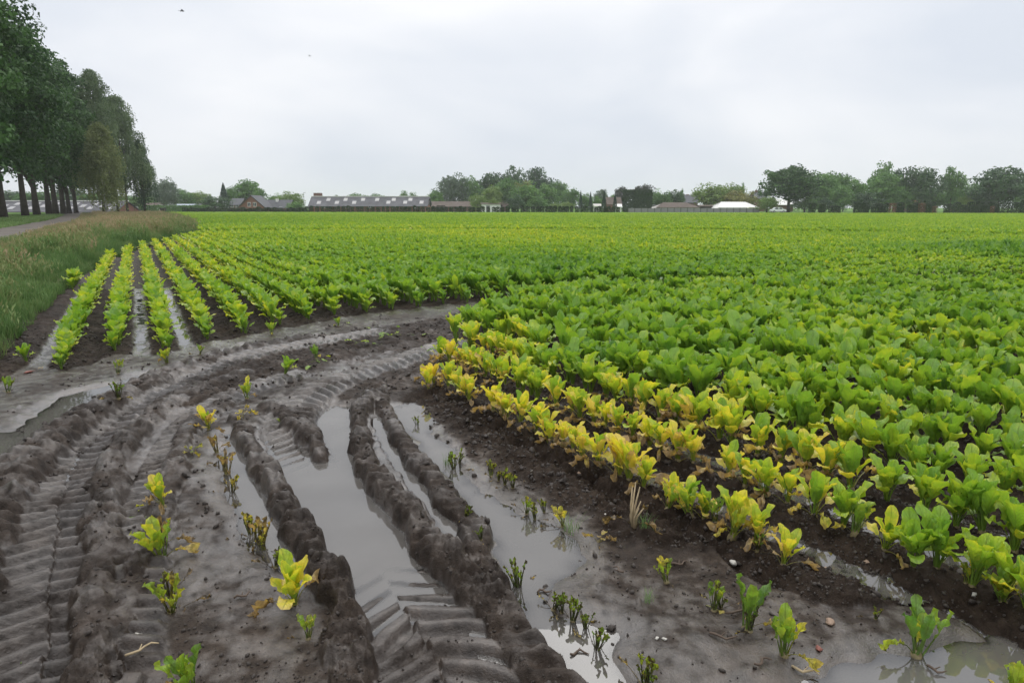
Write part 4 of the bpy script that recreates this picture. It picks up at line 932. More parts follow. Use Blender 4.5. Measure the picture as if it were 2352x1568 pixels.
for i, t in enumerate((66, 78.7, 91, 104, 116.5, 128, 141, 153, 165, 178, 190)):
    s = -11.6 + tr_.normal() * .35; x, y = xy(s, t); tm, cm = OAK[i % 4]; k = (1.0, 1.0, 1.06, 1.12, 1.18, 1.22, 1.25, 1.25, 1.22, 1.15, 1.1)[i] * tr_.uniform(.97, 1.04)
    put_tree('oak_tree', oak_lab[i], 'tree', 'roadside oaks', tm, cm, x, y, float(zbig(np.array(x), np.array(y))), tr_.random() * 6.28, (k, k, k * tr_.uniform(.97, 1.05)))
def weeping(r, H, W, base, nbr, leaf, mat, peak=.5):
    "birch: branch tips spread through an uneven crown, each trailing hanging strands of small leaves"
    C_, N_, J_ = [], [], []; roots = []; h = H - base
    for i in range(nbr):
        f = r.random() ** .8; prof = min(1, (1 - f) ** peak * 1.12) * (.72 + .28 * min(1, f * 3)); a = r.random() * 6.28
        q = W / 2 * prof * r.random() ** .42 * (.8 + .35 * math.sin(2 * a + 5 * f + i % 3)); z = base + h * (.22 + .78 * f); bx_, by_ = math.cos(a) * q, math.sin(a) * q; roots.append((bx_ * .8, by_ * .8, z - .3)); jb = r.normal() * .9
        for k_ in range(int(r.integers(7, 13))):
            sr_ = .75 * r.random() ** .5; aa = r.random() * 6.28; x0, y0 = bx_ + math.cos(aa) * sr_, by_ + math.sin(aa) * sr_; ln = min(r.uniform(.8, 3.6) * (1.25 - .75 * f), z - base * .5)
            m = max(5, int(ln / .16)); k = np.linspace(0, 1, m)
            p = np.stack([x0 + math.cos(aa) * .3 * k, y0 + math.sin(aa) * .3 * k, z + .35 * (1 - sr_) - k * ln], -1) + r.normal(0, .09, (m, 3)); C_.append(p)
            nn = r.normal(0, 1, (m, 3)); nn[:, 2] = np.abs(nn[:, 2]) * .5; N_.append(nn / np.linalg.norm(nn, axis=1)[:, None]); J_.append(np.full(m, jb) + r.normal(0, .5, m))
    return leafmesh('crown', np.vstack(C_), np.vstack(N_), leaf, mat, r, np.concatenate(J_)), np.array(roots)
for (px_, d, top, W, mat, lab, nst, seed) in ((238, 122, 186, 11.0, F_BIRCH2, 'tallest weeping birch with pointed top past the oaks', 240, 1), (244, 104, 296, 7.0, F_BIRCH, 'olive weeping birch with trailing strands and pale trunk in front of the tall one', 120, 2), (292, 134, 238, 11.0, F_BIRCH2, 'dark drooping birch right of the pointed one', 220, 3), (332, 138, 330, 5.4, F_DARK, 'lowest dark drooping tree ending the roadside row', 90, 4), (270, 150, 240, 12, F_DARK, 'dark tree filling the gap behind the birches', 200, 5)):
    r = np.random.default_rng(100 + seed); x, y = PD(px_, d); zb = float(zbig(np.array(x), np.array(y))); H = HT(top, d) - zb
    cm, roots = weeping(r, H, W, H * .10, nst, .27, mat); put_tree('birch_tree', lab, 'tree', 'birches at the end of the row', trunk(r, H, .22, H * .2, roots, 16, BARK_B if mat is F_BIRCH else BARK, lean=.03), cm, x, y, zb)

# --- trees behind the field, far off
def far_set(mat, n, H=10., W=10., base=.7, nb=150, per=40, leaf=.5, brad=.115, shell=.45, **k):
    out = []
    for _ in range(n):
        cm, cc = crown(tr_, H, W, base, nb, per, leaf, mat, **k); out.append((trunk(tr_, H, .28, base + 1, cc, 8), cm))
    return out
SETS = {'mid': far_set(F_MID, 3), 'dark': far_set(F_DARK, 3), 'light': far_set(F_LIGHT, 2), 'grey': far_set(F_GREY, 2), 'yel': far_set(F_YEL, 1), 'copper': far_set(F_COPPER, 1), 'tall': far_set(F_MID, 2, top=.6), 'pop': far_set(F_MID, 1, nb=80, per=34, top=.55), 'bush': far_set(F_MID, 2, base=.1, nb=100), 'dbush': far_set(F_DARK, 2, base=.1, nb=100), 'lbush': far_set(F_LIGHT, 2, base=.1, nb=100), 'oak': far_set(F_OAK, 1, base=2.0, nb=170, per=44)}
def conifer(r, H, W, mat):
    n = 2600; f = r.random(n) ** .7; z = H * (.04 + .96 * f) ; lay = 1 - .25 * ((f * 9) % 1); q = W / 2 * (1 - f) ** .85 * lay * r.random(n) ** .25; a = r.random(n) * 6.28
    c = np.stack([np.cos(a) * q, np.sin(a) * q, z - q * .25], -1); nn = np.stack([np.cos(a), np.sin(a), np.full(n, .6)], -1) + r.normal(0, .5, (n, 3)); nn /= np.linalg.norm(nn, axis=1)[:, None]
    m = MB(); m.tube([(0, 0, 0), (0, 0, H * .5), (0, 0, H * .95)], [.2, .12, .02], 6); return m.mesh('trunk', [BARK]), leafmesh('crown', c, nn, .5, mat, r)
SETS['con'] = [conifer(tr_, 10., 10., F_CON)]
DA, ZA, ZB = .91875, 300, 400
def Z2(zx, zy): return (300 + zx / 2.94) * DA, (400 + zy / 2.94) * DA
def Z3(zx, zy): return (1050 + zx / 2.94) * DA, (380 + zy / 2.94) * DA
def Z4(zx, zy): return (1760 + zx / 2.94) * DA, (380 + zy / 2.94) * DA
FT = [  # crop, centre, top, width, kind, distance, label
 (Z2, 345, 150, 170, 'grey', 262, 'grey-green willow-like tree just right of the birches'), (Z2, 250, 220, 120, 'mid', 280, 'mid-green tree half hidden behind the dark drooping tree'), (Z2, 470, 222, 170, 'mid', 285, 'mid-green tree behind the bluish roofs'), (Z2, 590, 236, 150, 'light', 290, 'light green round tree behind the dark slate roof'),
 (Z2, 770, 178, 115, 'con', 235, 'dark blue-green spruce with a pointed top'), (Z2, 700, 268, 210, 'dbush', 228, 'broad dark shrub in front of the spruce'), (Z2, 815, 200, 90, 'mid', 260, 'tree crown showing right of the spruce'), (Z2, 945, 148, 210, 'mid', 270, 'tall rounded tree behind the brick gable'), (Z2, 1030, 225, 90, 'mid', 262, 'small tree at the right shoulder of the tall rounded one'),
 (Z2, 1250, 240, 190, 'light', 268, 'wide light green tree left of the long barn'), (Z2, 1150, 258, 120, 'mid', 290, 'low tree crown behind the house roof'), (Z2, 1290, 310, 130, 'bush', 222, 'garden shrub beside the barn gable'), (Z2, 1750, 246, 140, 'mid', 320, 'tree top above the middle of the barn roof'), (Z2, 1890, 248, 110, 'mid', 330, 'smaller tree top above the barn roof'), (Z2, 2085, 228, 70, 'tall', 310, 'spiky tree top above the right end of the barn'), (Z2, 2160, 240, 80, 'tall', 312, 'second spiky tree top above the barn end'), (Z2, 1600, 260, 90, 'mid', 330, 'faint low crown above the barn ridge'),
 (Z3, 110, 286, 120, 'mid', 268, 'small tree at the left end of the central grove'), (Z3, 250, 180, 210, 'grey', 275, 'tall pale tree at the left side of the grove'), (Z3, 365, 190, 150, 'mid', 278, 'tree between the pale one and the dark crowns of the grove'), (Z3, 520, 158, 220, 'dark', 290, 'dark broad crown left of the grove centre'), (Z3, 680, 134, 180, 'dark', 300, 'dark open-topped tree in the middle of the grove'), (Z3, 862, 130, 200, 'dark', 292, 'highest dark rounded tree of the grove'), (Z3, 1022, 210, 115, 'mid', 285, 'upright tree at the right side of the grove'),
 (Z3, 640, 196, 210, 'mid', 255, 'rounded green tree in front of the dark grove crowns'), (Z3, 765, 216, 130, 'yel', 250, 'yellow-tipped flowering tree in the grove'), (Z3, 775, 240, 230, 'mid', 238, 'broad green tree under the yellow-tipped one'), (Z3, 930, 242, 170, 'mid', 258, 'round green tree right of the yellow-tipped one'), (Z3, 425, 306, 110, 'lbush', 236, 'pale rounded shrub above the white shed'), (Z3, 530, 256, 150, 'light', 246, 'light green loose tree above the white shed'), (Z3, 545, 340, 80, 'lbush', 228, 'small bluish shrub beside the white shed'), (Z3, 1110, 270, 130, 'mid', 268, 'green tree at the right foot of the grove'), (Z3, 870, 330, 170, 'bush', 232, 'low green shrub at the foot of the grove'), (Z3, 700, 320, 130, 'dbush', 225, 'dark shrub at the end of the brown shed'), (Z3, 1075, 365, 110, 'lbush', 230, 'pale low shrub left of the first slim conifer'), (Z3, 985, 375, 90, 'lbush', 226, 'pale low shrub under the round green tree'),
 (Z3, 1180, 290, 46, 'con', 215, 'first slim conifer from the grove'), (Z3, 1252, 298, 46, 'con', 215, 'second slim conifer from the grove'), (Z3, 1352, 284, 52, 'con', 215, 'third slim conifer from the grove'), (Z3, 1432, 304, 50, 'con', 215, 'fourth slim conifer, beside the clipped dark block'), (Z3, 1330, 274, 95, 'grey', 275, 'bluish tree behind the slim conifers'), (Z3, 1215, 310, 90, 'mid', 260, 'green tree between the first two slim conifers'), (Z3, 1290, 330, 100, 'bush', 250, 'garden shrub behind the second slim conifer'), (Z3, 1478, 258, 105, 'copper', 285, 'dark purple-leaved tree behind the clipped block'), (Z3, 1640, 244, 150, 'copper', 262, 'dark copper-leaved crown above the clipped block'), (Z3, 1410, 320, 90, 'mid', 262, 'tree beside the small brick house'),
 (Z3, 1760, 290, 150, 'mid', 232, 'green tree at the right end of the clipped block'), (Z3, 1865, 292, 130, 'dark', 236, 'dark flat-topped tree above the brown-roofed shed'), (Z3, 1920, 280, 45, 'tall', 238, 'narrow tree left of the grey house roof'),
 (Z4, 60, 240, 250, 'light', 232, 'wide rounded light green tree above the low sheds'), (Z4, 215, 240, 160, 'light', 240, 'light green tree joining the wide rounded one'), (Z4, 250, 285, 220, 'yel', 226, 'tree with rust-tinted edge above the white roof'), (Z4, 275, 232, 40, 'tall', 275, 'small far tree top beside the rust-tinted tree'), (Z4, 355, 290, 40, 'con', 250, 'thin conifer left of the chimney house'),
 (Z4, 462, 322, 150, 'lbush', 205, 'round garden shrub left of the big oak'), (Z4, 620, 110, 350, 'oak', 212, 'big round dark oak with bare trunk standing free'), (Z4, 850, 166, 220, 'mid', 228, 'green tree joining the big oak'), (Z4, 945, 150, 200, 'mid', 236, 'tall green tree right of the big oak'), (Z4, 1020, 164, 90, 'dark', 246, 'dark crown peeping over the tall green tree'), (Z4, 1105, 206, 170, 'mid', 226, 'loose green tree in the middle of the right belt'), (Z4, 1000, 260, 190, 'bush', 216, 'low leafy tree in front of the right belt'), (Z4, 740, 330, 190, 'bush', 212, 'low shrubbery right of the big oak'), (Z4, 860, 335, 160, 'dbush', 214, 'dark shrub behind the first clipped blocks'),
 (Z4, 1290, 84, 190, 'tall', 262, 'tallest airy tree of the right belt'), (Z4, 1330, 156, 260, 'mid', 226, 'broad bright-topped tree under the airy one'), (Z4, 1405, 142, 80, 'dark', 245, 'dark narrow crown beside the bright-topped tree'), (Z4, 1575, 116, 270, 'dark', 220, 'dark dense round tree in the right belt'), (Z4, 1805, 96, 190, 'pop', 224, 'light airy poplar leaning right'), (Z4, 1850, 250, 190, 'mid', 240, 'low tree under the poplar'), (Z4, 1955, 228, 150, 'mid', 238, 'green tree left of the last dark round tree'), (Z4, 1700, 270, 180, 'mid', 232, 'filling tree between the dark round one and the poplar'), (Z4, 1450, 260, 170, 'bush', 218, 'leafy tree at the foot of the dark round tree'), (Z4, 1930, 320, 130, 'lbush', 212, 'pale shrub behind the clipped blocks'),
 (Z4, 2155, 116, 340, 'dark', 208, 'last dark round tree of the right belt'), (Z4, 2330, 214, 150, 'mid', 222, 'tree cut by the right frame edge'), (Z4, 2050, 290, 170, 'dbush', 214, 'dark lower tree left of the last round tree'), (Z4, 1180, 300, 200, 'dbush', 214, 'dark shrubbery behind the middle clipped blocks'),
]
def Dp(x_, y_): return x_, y_
FT += [(Dp, -90, 432, 330, 'mid', 235, 'hazy tree belt crown behind the roadside barn at the frame edge'), (Dp, 10, 438, 320, 'dark', 245, 'dark far crown behind the first oak trunks'), (Dp, 85, 440, 300, 'mid', 240, 'far crown behind the middle oak trunks'), (Dp, 160, 436, 320, 'dark', 250, 'far crown behind the last oak trunks'), (Dp, 235, 442, 300, 'mid', 245, 'far crown behind the birch trunks'), (Dp, 310, 450, 260, 'mid', 255, 'far crown right behind the last drooping tree')]
for (zf, zx, zt, zw, kind, d, lab) in FT:
    X0, top = zf(zx, zt); H = HT(top, d); W = zw / 2.94 * DA / FOC * d * 1.2; x, y = PD(X0, d); tm, cm = SETS[kind][int(tr_.integers(len(SETS[kind])))]
    nm = 'conifer_tree' if kind == 'con' else 'garden_shrub' if 'bush' in kind else 'broadleaf_tree'
    put_tree(nm, lab, 'shrub' if 'bush' in kind else 'tree', 'trees beyond the field', tm, cm, x, y, 0.05, tr_.random() * 6.28 if kind != 'pop' else 1.0, (W / 10, W / 10, H / 10))

# --- clipped nursery stock
def clipped(r, H, W, mat, n=900, leaf=.28, rnd=.25):
    f = r.random(n); a = r.random(n) * 6.28; top = r.random(n) < .28
    q = np.where(top, W / 2 * np.sqrt(r.random(n)), W / 2 * r.uniform(.88, 1.03, n)); z = np.where(top, H * (1 - rnd * .35 * (q / (W / 2)) ** 3) + r.normal(0, .04, n), H * (.06 + .90 * f)); q = q * (1 - rnd * .5 * np.clip(z / H - .8, 0, 1) * 3)
    c = np.stack([np.cos(a) * q, np.sin(a) * q, z], -1); nn = np.where(top[:, None], np.array([0, 0, 1.]), np.stack([np.cos(a), np.sin(a), np.full(n, .1)], -1)) + r.normal(0, .35, (n, 3)); nn /= np.linalg.norm(nn, axis=1)[:, None]
    m = MB(); m.tube([(0, 0, 0), (0, 0, H * .2), (0, 0, H * .8)], [.06, .05, .03], 6); return m.mesh('trunk', [BARK]), leafmesh('crown', c, nn, leaf, mat, r)
CL = [clipped(tr_, 3., 2., F_CLIP) for _ in range(3)]; CLB = [clipped(tr_, 3., 2., F_RUST, 420, .25)]
TOP = sorted([(795, 378, 50, 0), (870, 385, 45, 0), (960, 398, 80, 0), (1128, 378, 48, 0), (1183, 373, 58, 1), (1192, 390, 40, 0), (1258, 402, 55, 0), (1285, 380, 48, 1), (1322, 388, 42, 0), (1350, 378, 40, 1), (1385, 380, 50, 2), (1438, 374, 58, 1), (1446, 405, 50, 0), (1530, 390, 65, 0), (1563, 376, 50, 1), (1602, 380, 50, 2), (1648, 380, 50, 0), (1676, 371, 45, 1), (1697, 402, 40, 2), (1800, 385, 65, 0), (1860, 374, 50, 1), (1910, 392, 45, 0), (1960, 370, 48, 1), (1995, 392, 60, 0), (2027, 369, 55, 1), (2065, 390, 55, 0), (2110, 371, 50, 1), (2122, 400, 32, 2), (2170, 380, 55, 0), (2235, 335, 55, 0), (2300, 374, 62, 1), (2347, 360, 40, 0)])
def ledge(px_, off): # distance of the field's far edge in a picture column, plus off
    kx = (px_ - CX) / FOC * math.cos(PITCH); return (ax * uy - ay * ux) / (kx * uy - ux) + off
for i, (zx, zt, zw, k) in enumerate(TOP):
    X0, top = Z4(zx, zt); d = ledge(X0, 4.0 if k != 1 else 10.0); H = HT(top, d); W = zw / 2.94 * DA / FOC * d; x, y = PD(X0, d); tm, cm = (CLB[0] if k == 2 else CL[i % 3])
    lab = f'{"rust-brown dead" if k == 2 else "tall dark green" if i == 29 else "dark green"} clipped topiary column, {ordinal(i + 1)} counted from the left in the nursery row'
    put_tree('clipped_topiary', lab, 'topiary', 'clipped topiary columns along the right field edge', tm, cm, x, y, .05, tr_.random() * 6, (W / 2, W / 2, H / 3))
NS = [clipped(tr_, 3., 2., F_CLIP, 420, .4, .8) for _ in range(4)]
px_ = 424.0
while px_ < 1424:
    d = ledge(px_, 6.0 + tr_.normal() * .6); top = (478.2 if px_ < 700 else 474.8) + tr_.normal() * 1.3; H = HT(top, d); x, y = PD(px_, d); tm, cm = NS[int(tr_.integers(4))]; W = tr_.uniform(.85, 1.25) * (1.3 if px_ < 700 else 1.0)
    put_tree('nursery_tree', 'small clipped green nursery tree in the long row before the barn', 'tree', 'young clipped trees along the far field edge', tm, cm, x, y, .05, tr_.random() * 6, (W / 2, W / 2, H / 3))
    px_ += tr_.uniform(7.5, 13.5) if px_ > 700 else tr_.uniform(6, 9)
def hedge(name, lab, x0, x1, top, d, depth, mat, n, leaf=.5, bottom=.1):
    xa, _ = PD(x0, d); xb, _ = PD(x1, d); H = HT(top, d); w = xb - xa; r = tr_
    face = r.random(n); c = np.stack([r.uniform(-w / 2, w / 2, n), np.where(face < .6, -depth / 2, r.uniform(-depth / 2, depth / 2, n)), np.where(face < .6, r.uniform(bottom, H, n), H)], -1) + r.normal(0, .10, (n, 3)); nn = np.where((face < .6)[:, None], np.array([0, -1., .2]), np.array([0, 0, 1.])) + r.normal(0, .45, (n, 3)); nn /= np.linalg.norm(nn, axis=1)[:, None]
    o = obj(name, leafmesh(name, c, nn, leaf, mat, r), loc=((xa + xb) / 2, d, .05)); return tag(o, lab, 'hedge')
m_ = Z3(1482, 290); hedge('clipped_hedge', 'tall dark clipped block hedge behind the nursery row', Z3(1482, 0)[0], Z3(1692, 0)[0], Z3(0, 290)[1], 222, 5, F_CLIP, 5200, .55)
hedge('field_hedge', 'long clipped green hedge by the left end of the field', 322, 480, 473.5, 205, 1.2, F_MID, 3600, .42)

# ------------------------------------------------------------------ buildings
BRICK = simple('red_brick', (.23, .115, .085), .9, .22, 6.0, .2, .2); BRICK2 = simple('brown_brick', (.17, .10, .08), .9, .2, 6.0, .2, .2)
SLATE = simple('slate_roof', (.075, .078, .088), .7, .25, 1.2, .2, .4); ETERN = simple('fibre_cement_roof', (.115, .115, .125), .8, .3, .5, .3, .3); BROWNR = simple('brown_tile_roof', (.12, .095, .08), .85, .25, .8, .2, .2); REDR = simple('orange_tile_roof', (.33, .14, .09), .85, .2, 1., .2, .2); BLUER = simple('pale_blue_sheet_roof', (.36, .41, .47), .5, .15, .5, .0, .4)
WHITE = simple('white_paint', (.78, .77, .74), .6, .08, .7, 0, .4); CREAM = simple('pale_render', (.55, .53, .49), .8, .12, .5, 0, .2); DARKW = simple('dark_timber', (.05, .045, .04), .8, .3, 2., 0, .2); GREYW = simple('grey_fence_board', (.24, .24, .24), .8, .2, 1., 0, .2)
mg, N, L, b = newmat('window_glass'); b.inputs['Base Color'].default_value = (.04, .05, .06, 1); b.inputs['Roughness'].default_value = .08; b.inputs['Metallic'].default_value = 0
SKYL = simple('skylight_sheet', (.36, .35, .35), .35, .08, 1., 0, .5); METAL = simple('galvanised_metal', (.45, .46, .47), .45, .1, 2., 0, .5)
GLASS = MAT['window_glass']
def plane_part(name, pts, th, mat, parent):
    "a flat slab of thickness th from a 3D quad"
    p = [Vector(q) for q in pts]; n = (p[1] - p[0]).cross(p[3] - p[0]).normalized() * th; m = MB()
    m.add(p + [q + n for q in p], [(0, 3, 2, 1), (4, 5, 6, 7), (0, 1, 5, 4), (1, 2, 6, 5), (2, 3, 7, 6), (3, 0, 4, 7)]); return obj(name, m.mesh(name, [mat]), parent)
def house(name, label, x0, x1, d, eave, ridge, depth, wall, roof, front=False, over=.35, rot=0.0, base=0.05, hip=0.0, wins=(), doors=(), skys=(), ridge_mat=None, cat='house', chim=()):
    "walls, gables, two roof slopes; local x along the picture, y away; eave and ridge are picture rows"
    xa, _ = PD(x0, d); xb, _ = PD(x1, d); w = xb - xa; he, hr_ = HT(eave, d) - base, HT(ridge, d) - base
    e = obj(name, None, loc=((xa + xb) / 2, d, base), rot=(0, 0, rot)); tag(e, label, cat); a, dp = w / 2, depth
    m = MB()
    if front:   # gable towards the viewer, ridge along y
        m.add([(-a, 0, 0), (a, 0, 0), (a, 0, he), (0, 0, hr_ - .12), (-a, 0, he), (-a, dp, 0), (a, dp, 0), (a, dp, he), (0, dp, hr_ - .12), (-a, dp, he)], [(0, 1, 2, 3, 4), (9, 8, 7, 6, 5), (1, 6, 7, 2), (5, 0, 4, 9)])
        obj('wall', m.mesh('wall', [wall]), e); k = (hr_ - he) / a
        for s in (-1, 1):
            o1 = (s * (a + over), -over, he - k * over); o2 = (0, -over, hr_); o3 = (0, dp + over, hr_); o4 = (s * (a + over), dp + over, he - k * over); plane_part('roof_slope', (o1, o4, o3, o2) if s < 0 else (o1, o2, o3, o4), .14, roof, e)
            plane_part('verge_board', ((s * (a + over), -over - .08, he - k * over - .22), (0, -over - .08, hr_ - .2), (0, -over - .08, hr_ + .05), (s * (a + over), -over - .08, he - k * over + .05)), .05, DARKW, e)
    else:
        m.add([(-a, 0, 0), (a, 0, 0), (a, dp, 0), (-a, dp, 0), (-a, 0, he), (a, 0, he), (a, dp, he), (-a, dp, he), (-a + hip, dp / 2, hr_ - .12), (a - hip, dp / 2, hr_ - .12)], [(0, 1, 5, 4), (2, 3, 7, 6), (1, 2, 6, 9, 5), (3, 0, 4, 8, 7)])
        obj('wall', m.mesh('wall', [wall]), e); k = (hr_ - he) / (dp / 2); h2 = hip + over if hip else 0
        plane_part('roof_slope', ((-a - over, -over, he - k * over), (a + over, -over, he - k * over), (a + over - h2, dp / 2, hr_), (-a - over + h2, dp / 2, hr_)), .12, roof, e)
        plane_part('roof_slope', ((a + over, dp + over, he - k * over), (-a - over, dp + over, he - k * over), (-a - over + h2, dp / 2, hr_), (a + over - h2, dp / 2, hr_)), .12, roof, e)
        if ridge_mat: mb = MB(); mb.box(-a - over, a + over, dp / 2 - .35, dp / 2 + .35, hr_ + .08, hr_ + .34); obj('ridge_cap', mb.mesh('ridge_cap', [ridge_mat]), e)
        for (f, g, sw, sh) in skys:    # panels lying in the roof: place along, up the slope
            xs = -a + f * w; ys = dp / 2 * g; zs = he + (hr_ - he) * g + .16; dy = sh * .5; dz = (hr_ - he) / (dp / 2) * dy
            plane_part('skylight', ((xs - sw / 2, ys - dy, zs - dz), (xs + sw / 2, ys - dy, zs - dz), (xs + sw / 2, ys + dy, zs + dz), (xs - sw / 2, ys + dy, zs + dz)), .05, SKYL, e)
    for (f, z0, ww, hh) in wins:
        xs = -a + f * w; mb = MB(); mb.box(xs - ww / 2, xs + ww / 2, -.07, .02, z0, z0 + hh); o = obj('window', mb.mesh('window', [WHITE]), e)
        mb = MB(); 
        for q in (-1, 1): mb.box(xs + q * ww * .235 - ww * .19, xs + q * ww * .235 + ww * .19, -.09, -.05, z0 + .12, z0 + hh - .12)
        obj('pane', mb.mesh('pane', [GLASS]), o)
    for (f, ww, hh, mt) in doors:
        xs = -a + f * w; mb = MB(); mb.box(xs - ww / 2, xs + ww / 2, -.08, .02, 0, hh); obj('door', mb.mesh('door', [mt]), e)
    for (f, g, cw, top, mt) in chim:
        xs = -a + f * w; mb = MB(); mb.box(xs - cw / 2, xs + cw / 2, dp * g - cw / 2, dp * g + cw / 2, he, HT(top, d) - base); obj('chimney', mb.mesh('chimney', [mt]), e)
    return e
def zx2(z): return Z2(z, 0)[0]
def zy2(z): return Z2(0, z)[1]
def zx3(z): return Z3(z, 0)[0]
def zy3(z): return Z3(0, z)[1]
def zx4(z): return Z4(z, 0)[0]
def zy4(z): return Z4(0, z)[1]
bw = zx2(2255) - zx2(1390)
sk = [((q - 1390) / 865, g, 1.3, 1.5) for q, g in ((1455, .32), (1518, .66), (1588, .32), (1645, .66), (1715, .32), (1775, .66), (1880, .66), (1968, .34), (2003, .66), (2092, .34), (2127, .66), (2213, .34))]
house('long_barn', 'long brick barn with grey roof, pale skylights and white ridge', zx2(1390), zx2(2255), 232, zy2(338), zy2(274), 9, BRICK, ETERN, skys=sk, ridge_mat=WHITE, cat='barn', wins=((.12, 1.2, 1.2, .8), (.32, 1.2, 1.2, .8), (.52, 1.2, 1.2, .8), (.72, 1.2, 1.2, .8), (.9, 1.2, 1.2, .8)), chim=((.03, .8, 2.4, zy2(244), BRICK2),))
house('gable_house', 'brick house with steep gable and two white windows', zx2(865), zx2(1070), 226, zy2(350), zy2(262), 9, BRICK, SLATE, front=True, wins=((.42, 1.75, 1.1, 1.35), (.62, 1.75, 1.1, 1.35)))
house('slate_house', 'dark slate roof wing right of the brick gable house', zx2(1030), zx2(1240), 234, zy2(350), zy2(296), 8, BRICK, SLATE, chim=((.5, .4, .8, zy2(286), WHITE),), wins=((.72, .8, .9, .9),))
house('rear_house', 'slate-roofed house half hidden behind the spruce', zx2(800), zx2(880), 252, zy2(330), zy2(285), 9, BRICK2, SLATE, wins=((.3, 1.5, 1.2, 1.0), (.75, 1.5, 1.2, 1.0)))
house('blue_roof_shed', 'low shed with pale blue sheet roof', zx2(395), zx2(520), 245, zy2(350), zy2(326), 7, GREYW, BLUER, cat='shed', doors=((.5, 2.5, 1.8, DARKW),))
house('grey_roof_shed', 'low shed with dark grey hipped roof beside the blue one', zx2(505), zx2(615), 238, zy2(362), zy2(320), 8, BRICK2, SLATE, cat='shed', hip=2.5)
house('edge_cottage', 'pale-roofed cottage between birches and hedge', zx2(170), zx2(260), 240, zy2(338), zy2(318), 7, CREAM, BROWNR, cat='shed')
house('brown_shed', 'long low shed with brown roof in front of the grove', zx3(30), zx3(650), 246, zy3(402), zy3(366), 10, BRICK2, BROWNR, cat='shed', doors=((.2, 3, 2.2, DARKW), (.88, 3, 2.2, DARKW)))
house('white_shed', 'white flat-fronted shed before the long brown roof', zx3(452), zx3(590), 226, zy3(384), zy3(377), 6, WHITE, BROWNR, cat='shed', doors=((.35, 1.2, 2.1, GREYW),))
house('barn_annex', 'brick annex at the right end of the long barn', zx3(-20), zx3(60), 236, zy3(388), zy3(336), 8, BRICK, ETERN, cat='barn', skys=((.5, .3, 1.2, 1.2),))
house('low_white_house', 'low white wall with tan band behind the slim conifers', zx3(1285), zx3(1330), 240, zy3(398), zy3(384), 6, WHITE, CREAM)
house('brick_house', 'small brick house with brown roof beside the clipped block', zx3(1380), zx3(1478), 248, zy3(385), zy3(336), 8, BRICK, BROWNR)
house('white_lean_shed', 'small white outbuilding below the small brick house', zx3(1440), zx3(1480), 236, zy3(402), zy3(385), 4, WHITE, WHITE, cat='shed')
house('grey_house', 'slate-roofed house behind the brown-roofed shed', zx3(1925), zx3(2040), 262, zy3(372), zy3(318), 9, BRICK2, SLATE, chim=((.15, .5, .9, zy3(312), BRICK2), (.5, .5, .9, zy3(314), BRICK2)))
house('shed_brown_gable', 'brown-roofed shed with pale hipped end among the trees', zx3(1738), zx3(2050), 218, zy3(408), zy3(374), 9, CREAM, BROWNR, cat='shed', hip=3, wins=((.05, .7, .9, .8),))
house('dark_lean_shed', 'low dark open shed left of the white-roofed building', zx3(2060), zx3(2220), 222, zy3(400), zy3(392), 6, DARKW, BROWNR, cat='shed')
house('white_roof_shed', 'low building with bright white roof below the rust-tinted tree', zx4(105), zx4(395), 214, zy4(408), zy4(370), 10, WHITE, WHITE, cat='shed', hip=2.2, wins=((.06, .7, 1.2, .7),))
house('chimney_house', 'grey-roofed house with chimney left of the big oak', zx4(378), zx4(456), 262, zy4(340), zy4(298), 8, BRICK2, SLATE, chim=((.35, .5, .9, zy4(284), BRICK2),))
house('white_house', 'white house glimpsed behind the trunk of the big oak', zx4(545), zx4(655), 244, zy4(388), zy4(348), 8, BRICK2, WHITE)
house('brick_cottage', 'brick cottage with red roof between the right-hand trees', zx4(1480), zx4(1640), 235, zy4(385), zy4(355), 8, BRICK2, REDR, wins=((.3, 1., 1.2, 1.), (.7, 1., 1.2, 1.)))
house('far_chimney_house', 'house chimney above the trees beside the poplar', zx4(1890), zx4(1960), 280, zy4(300), zy4(262), 8, BRICK2, BROWNR, chim=((.5, .5, 1.2, zy4(246), BRICK2),))
sk2 = [(.05 + .9 * i / 15, g, 1.3, 1.5) for i in range(16) for g in ((.3, .72) if i % 2 else (.5,))]
house('roadside_barn', 'long low brick barn with rows of white skylights behind the oak trunks', -120, 262, 172, 486, 463.5, 12, BRICK, ETERN, skys=sk2, ridge_mat=WHITE, cat='barn', base=.35)
# grey board fence before the low sheds
fe = obj('board_fence', None, loc=(*PD((zx3(1530) + zx4(420)) / 2, 206), .05)); tag(fe, 'low grey board fence in front of the sheds', 'fence')
fw = PD(zx4(420), 206)[0] - PD(zx3(1530), 206)[0]; mb = MB(); mb.box(-.9, .9, -.02, .02, .08, 1.25); pm = mb.mesh('panel', [GREYW]); mb = MB(); mb.box(-.06, .06, -.06, .06, 0, 1.35); pom = mb.mesh('post', [DARKW])
nn_ = int(fw / 1.95)
for i in range(nn_):
    obj('panel', pm, fe, loc=(-fw / 2 + (i + .5) * 1.95, 0, 0)); obj('post', pom, fe, loc=(-fw / 2 + i * 1.95, -.02, 0))
# lamp post by the barn
lp = obj('lamp_post', None, loc=(*PD(Z2(1355, 0)[0], 224), .05)); tag(lp, 'slim pale lamp post standing before the barn gable', 'lamp post')
Hp = HT(zy2(248), 224); mb = MB(); mb.tube([(0, 0, 0), (0, 0, Hp * .5), (0, 0, Hp)], [.16, .13, .10], 8); obj('post', mb.mesh('post', [METAL], True), lp)
mb = MB(); mb.tube([(0, 0, Hp), (.25, -.1, Hp + .12), (.7, -.2, Hp + .12)], [.08, .09, .12], 8); obj('lamp_head', mb.mesh('lamp_head', [METAL], True), lp)
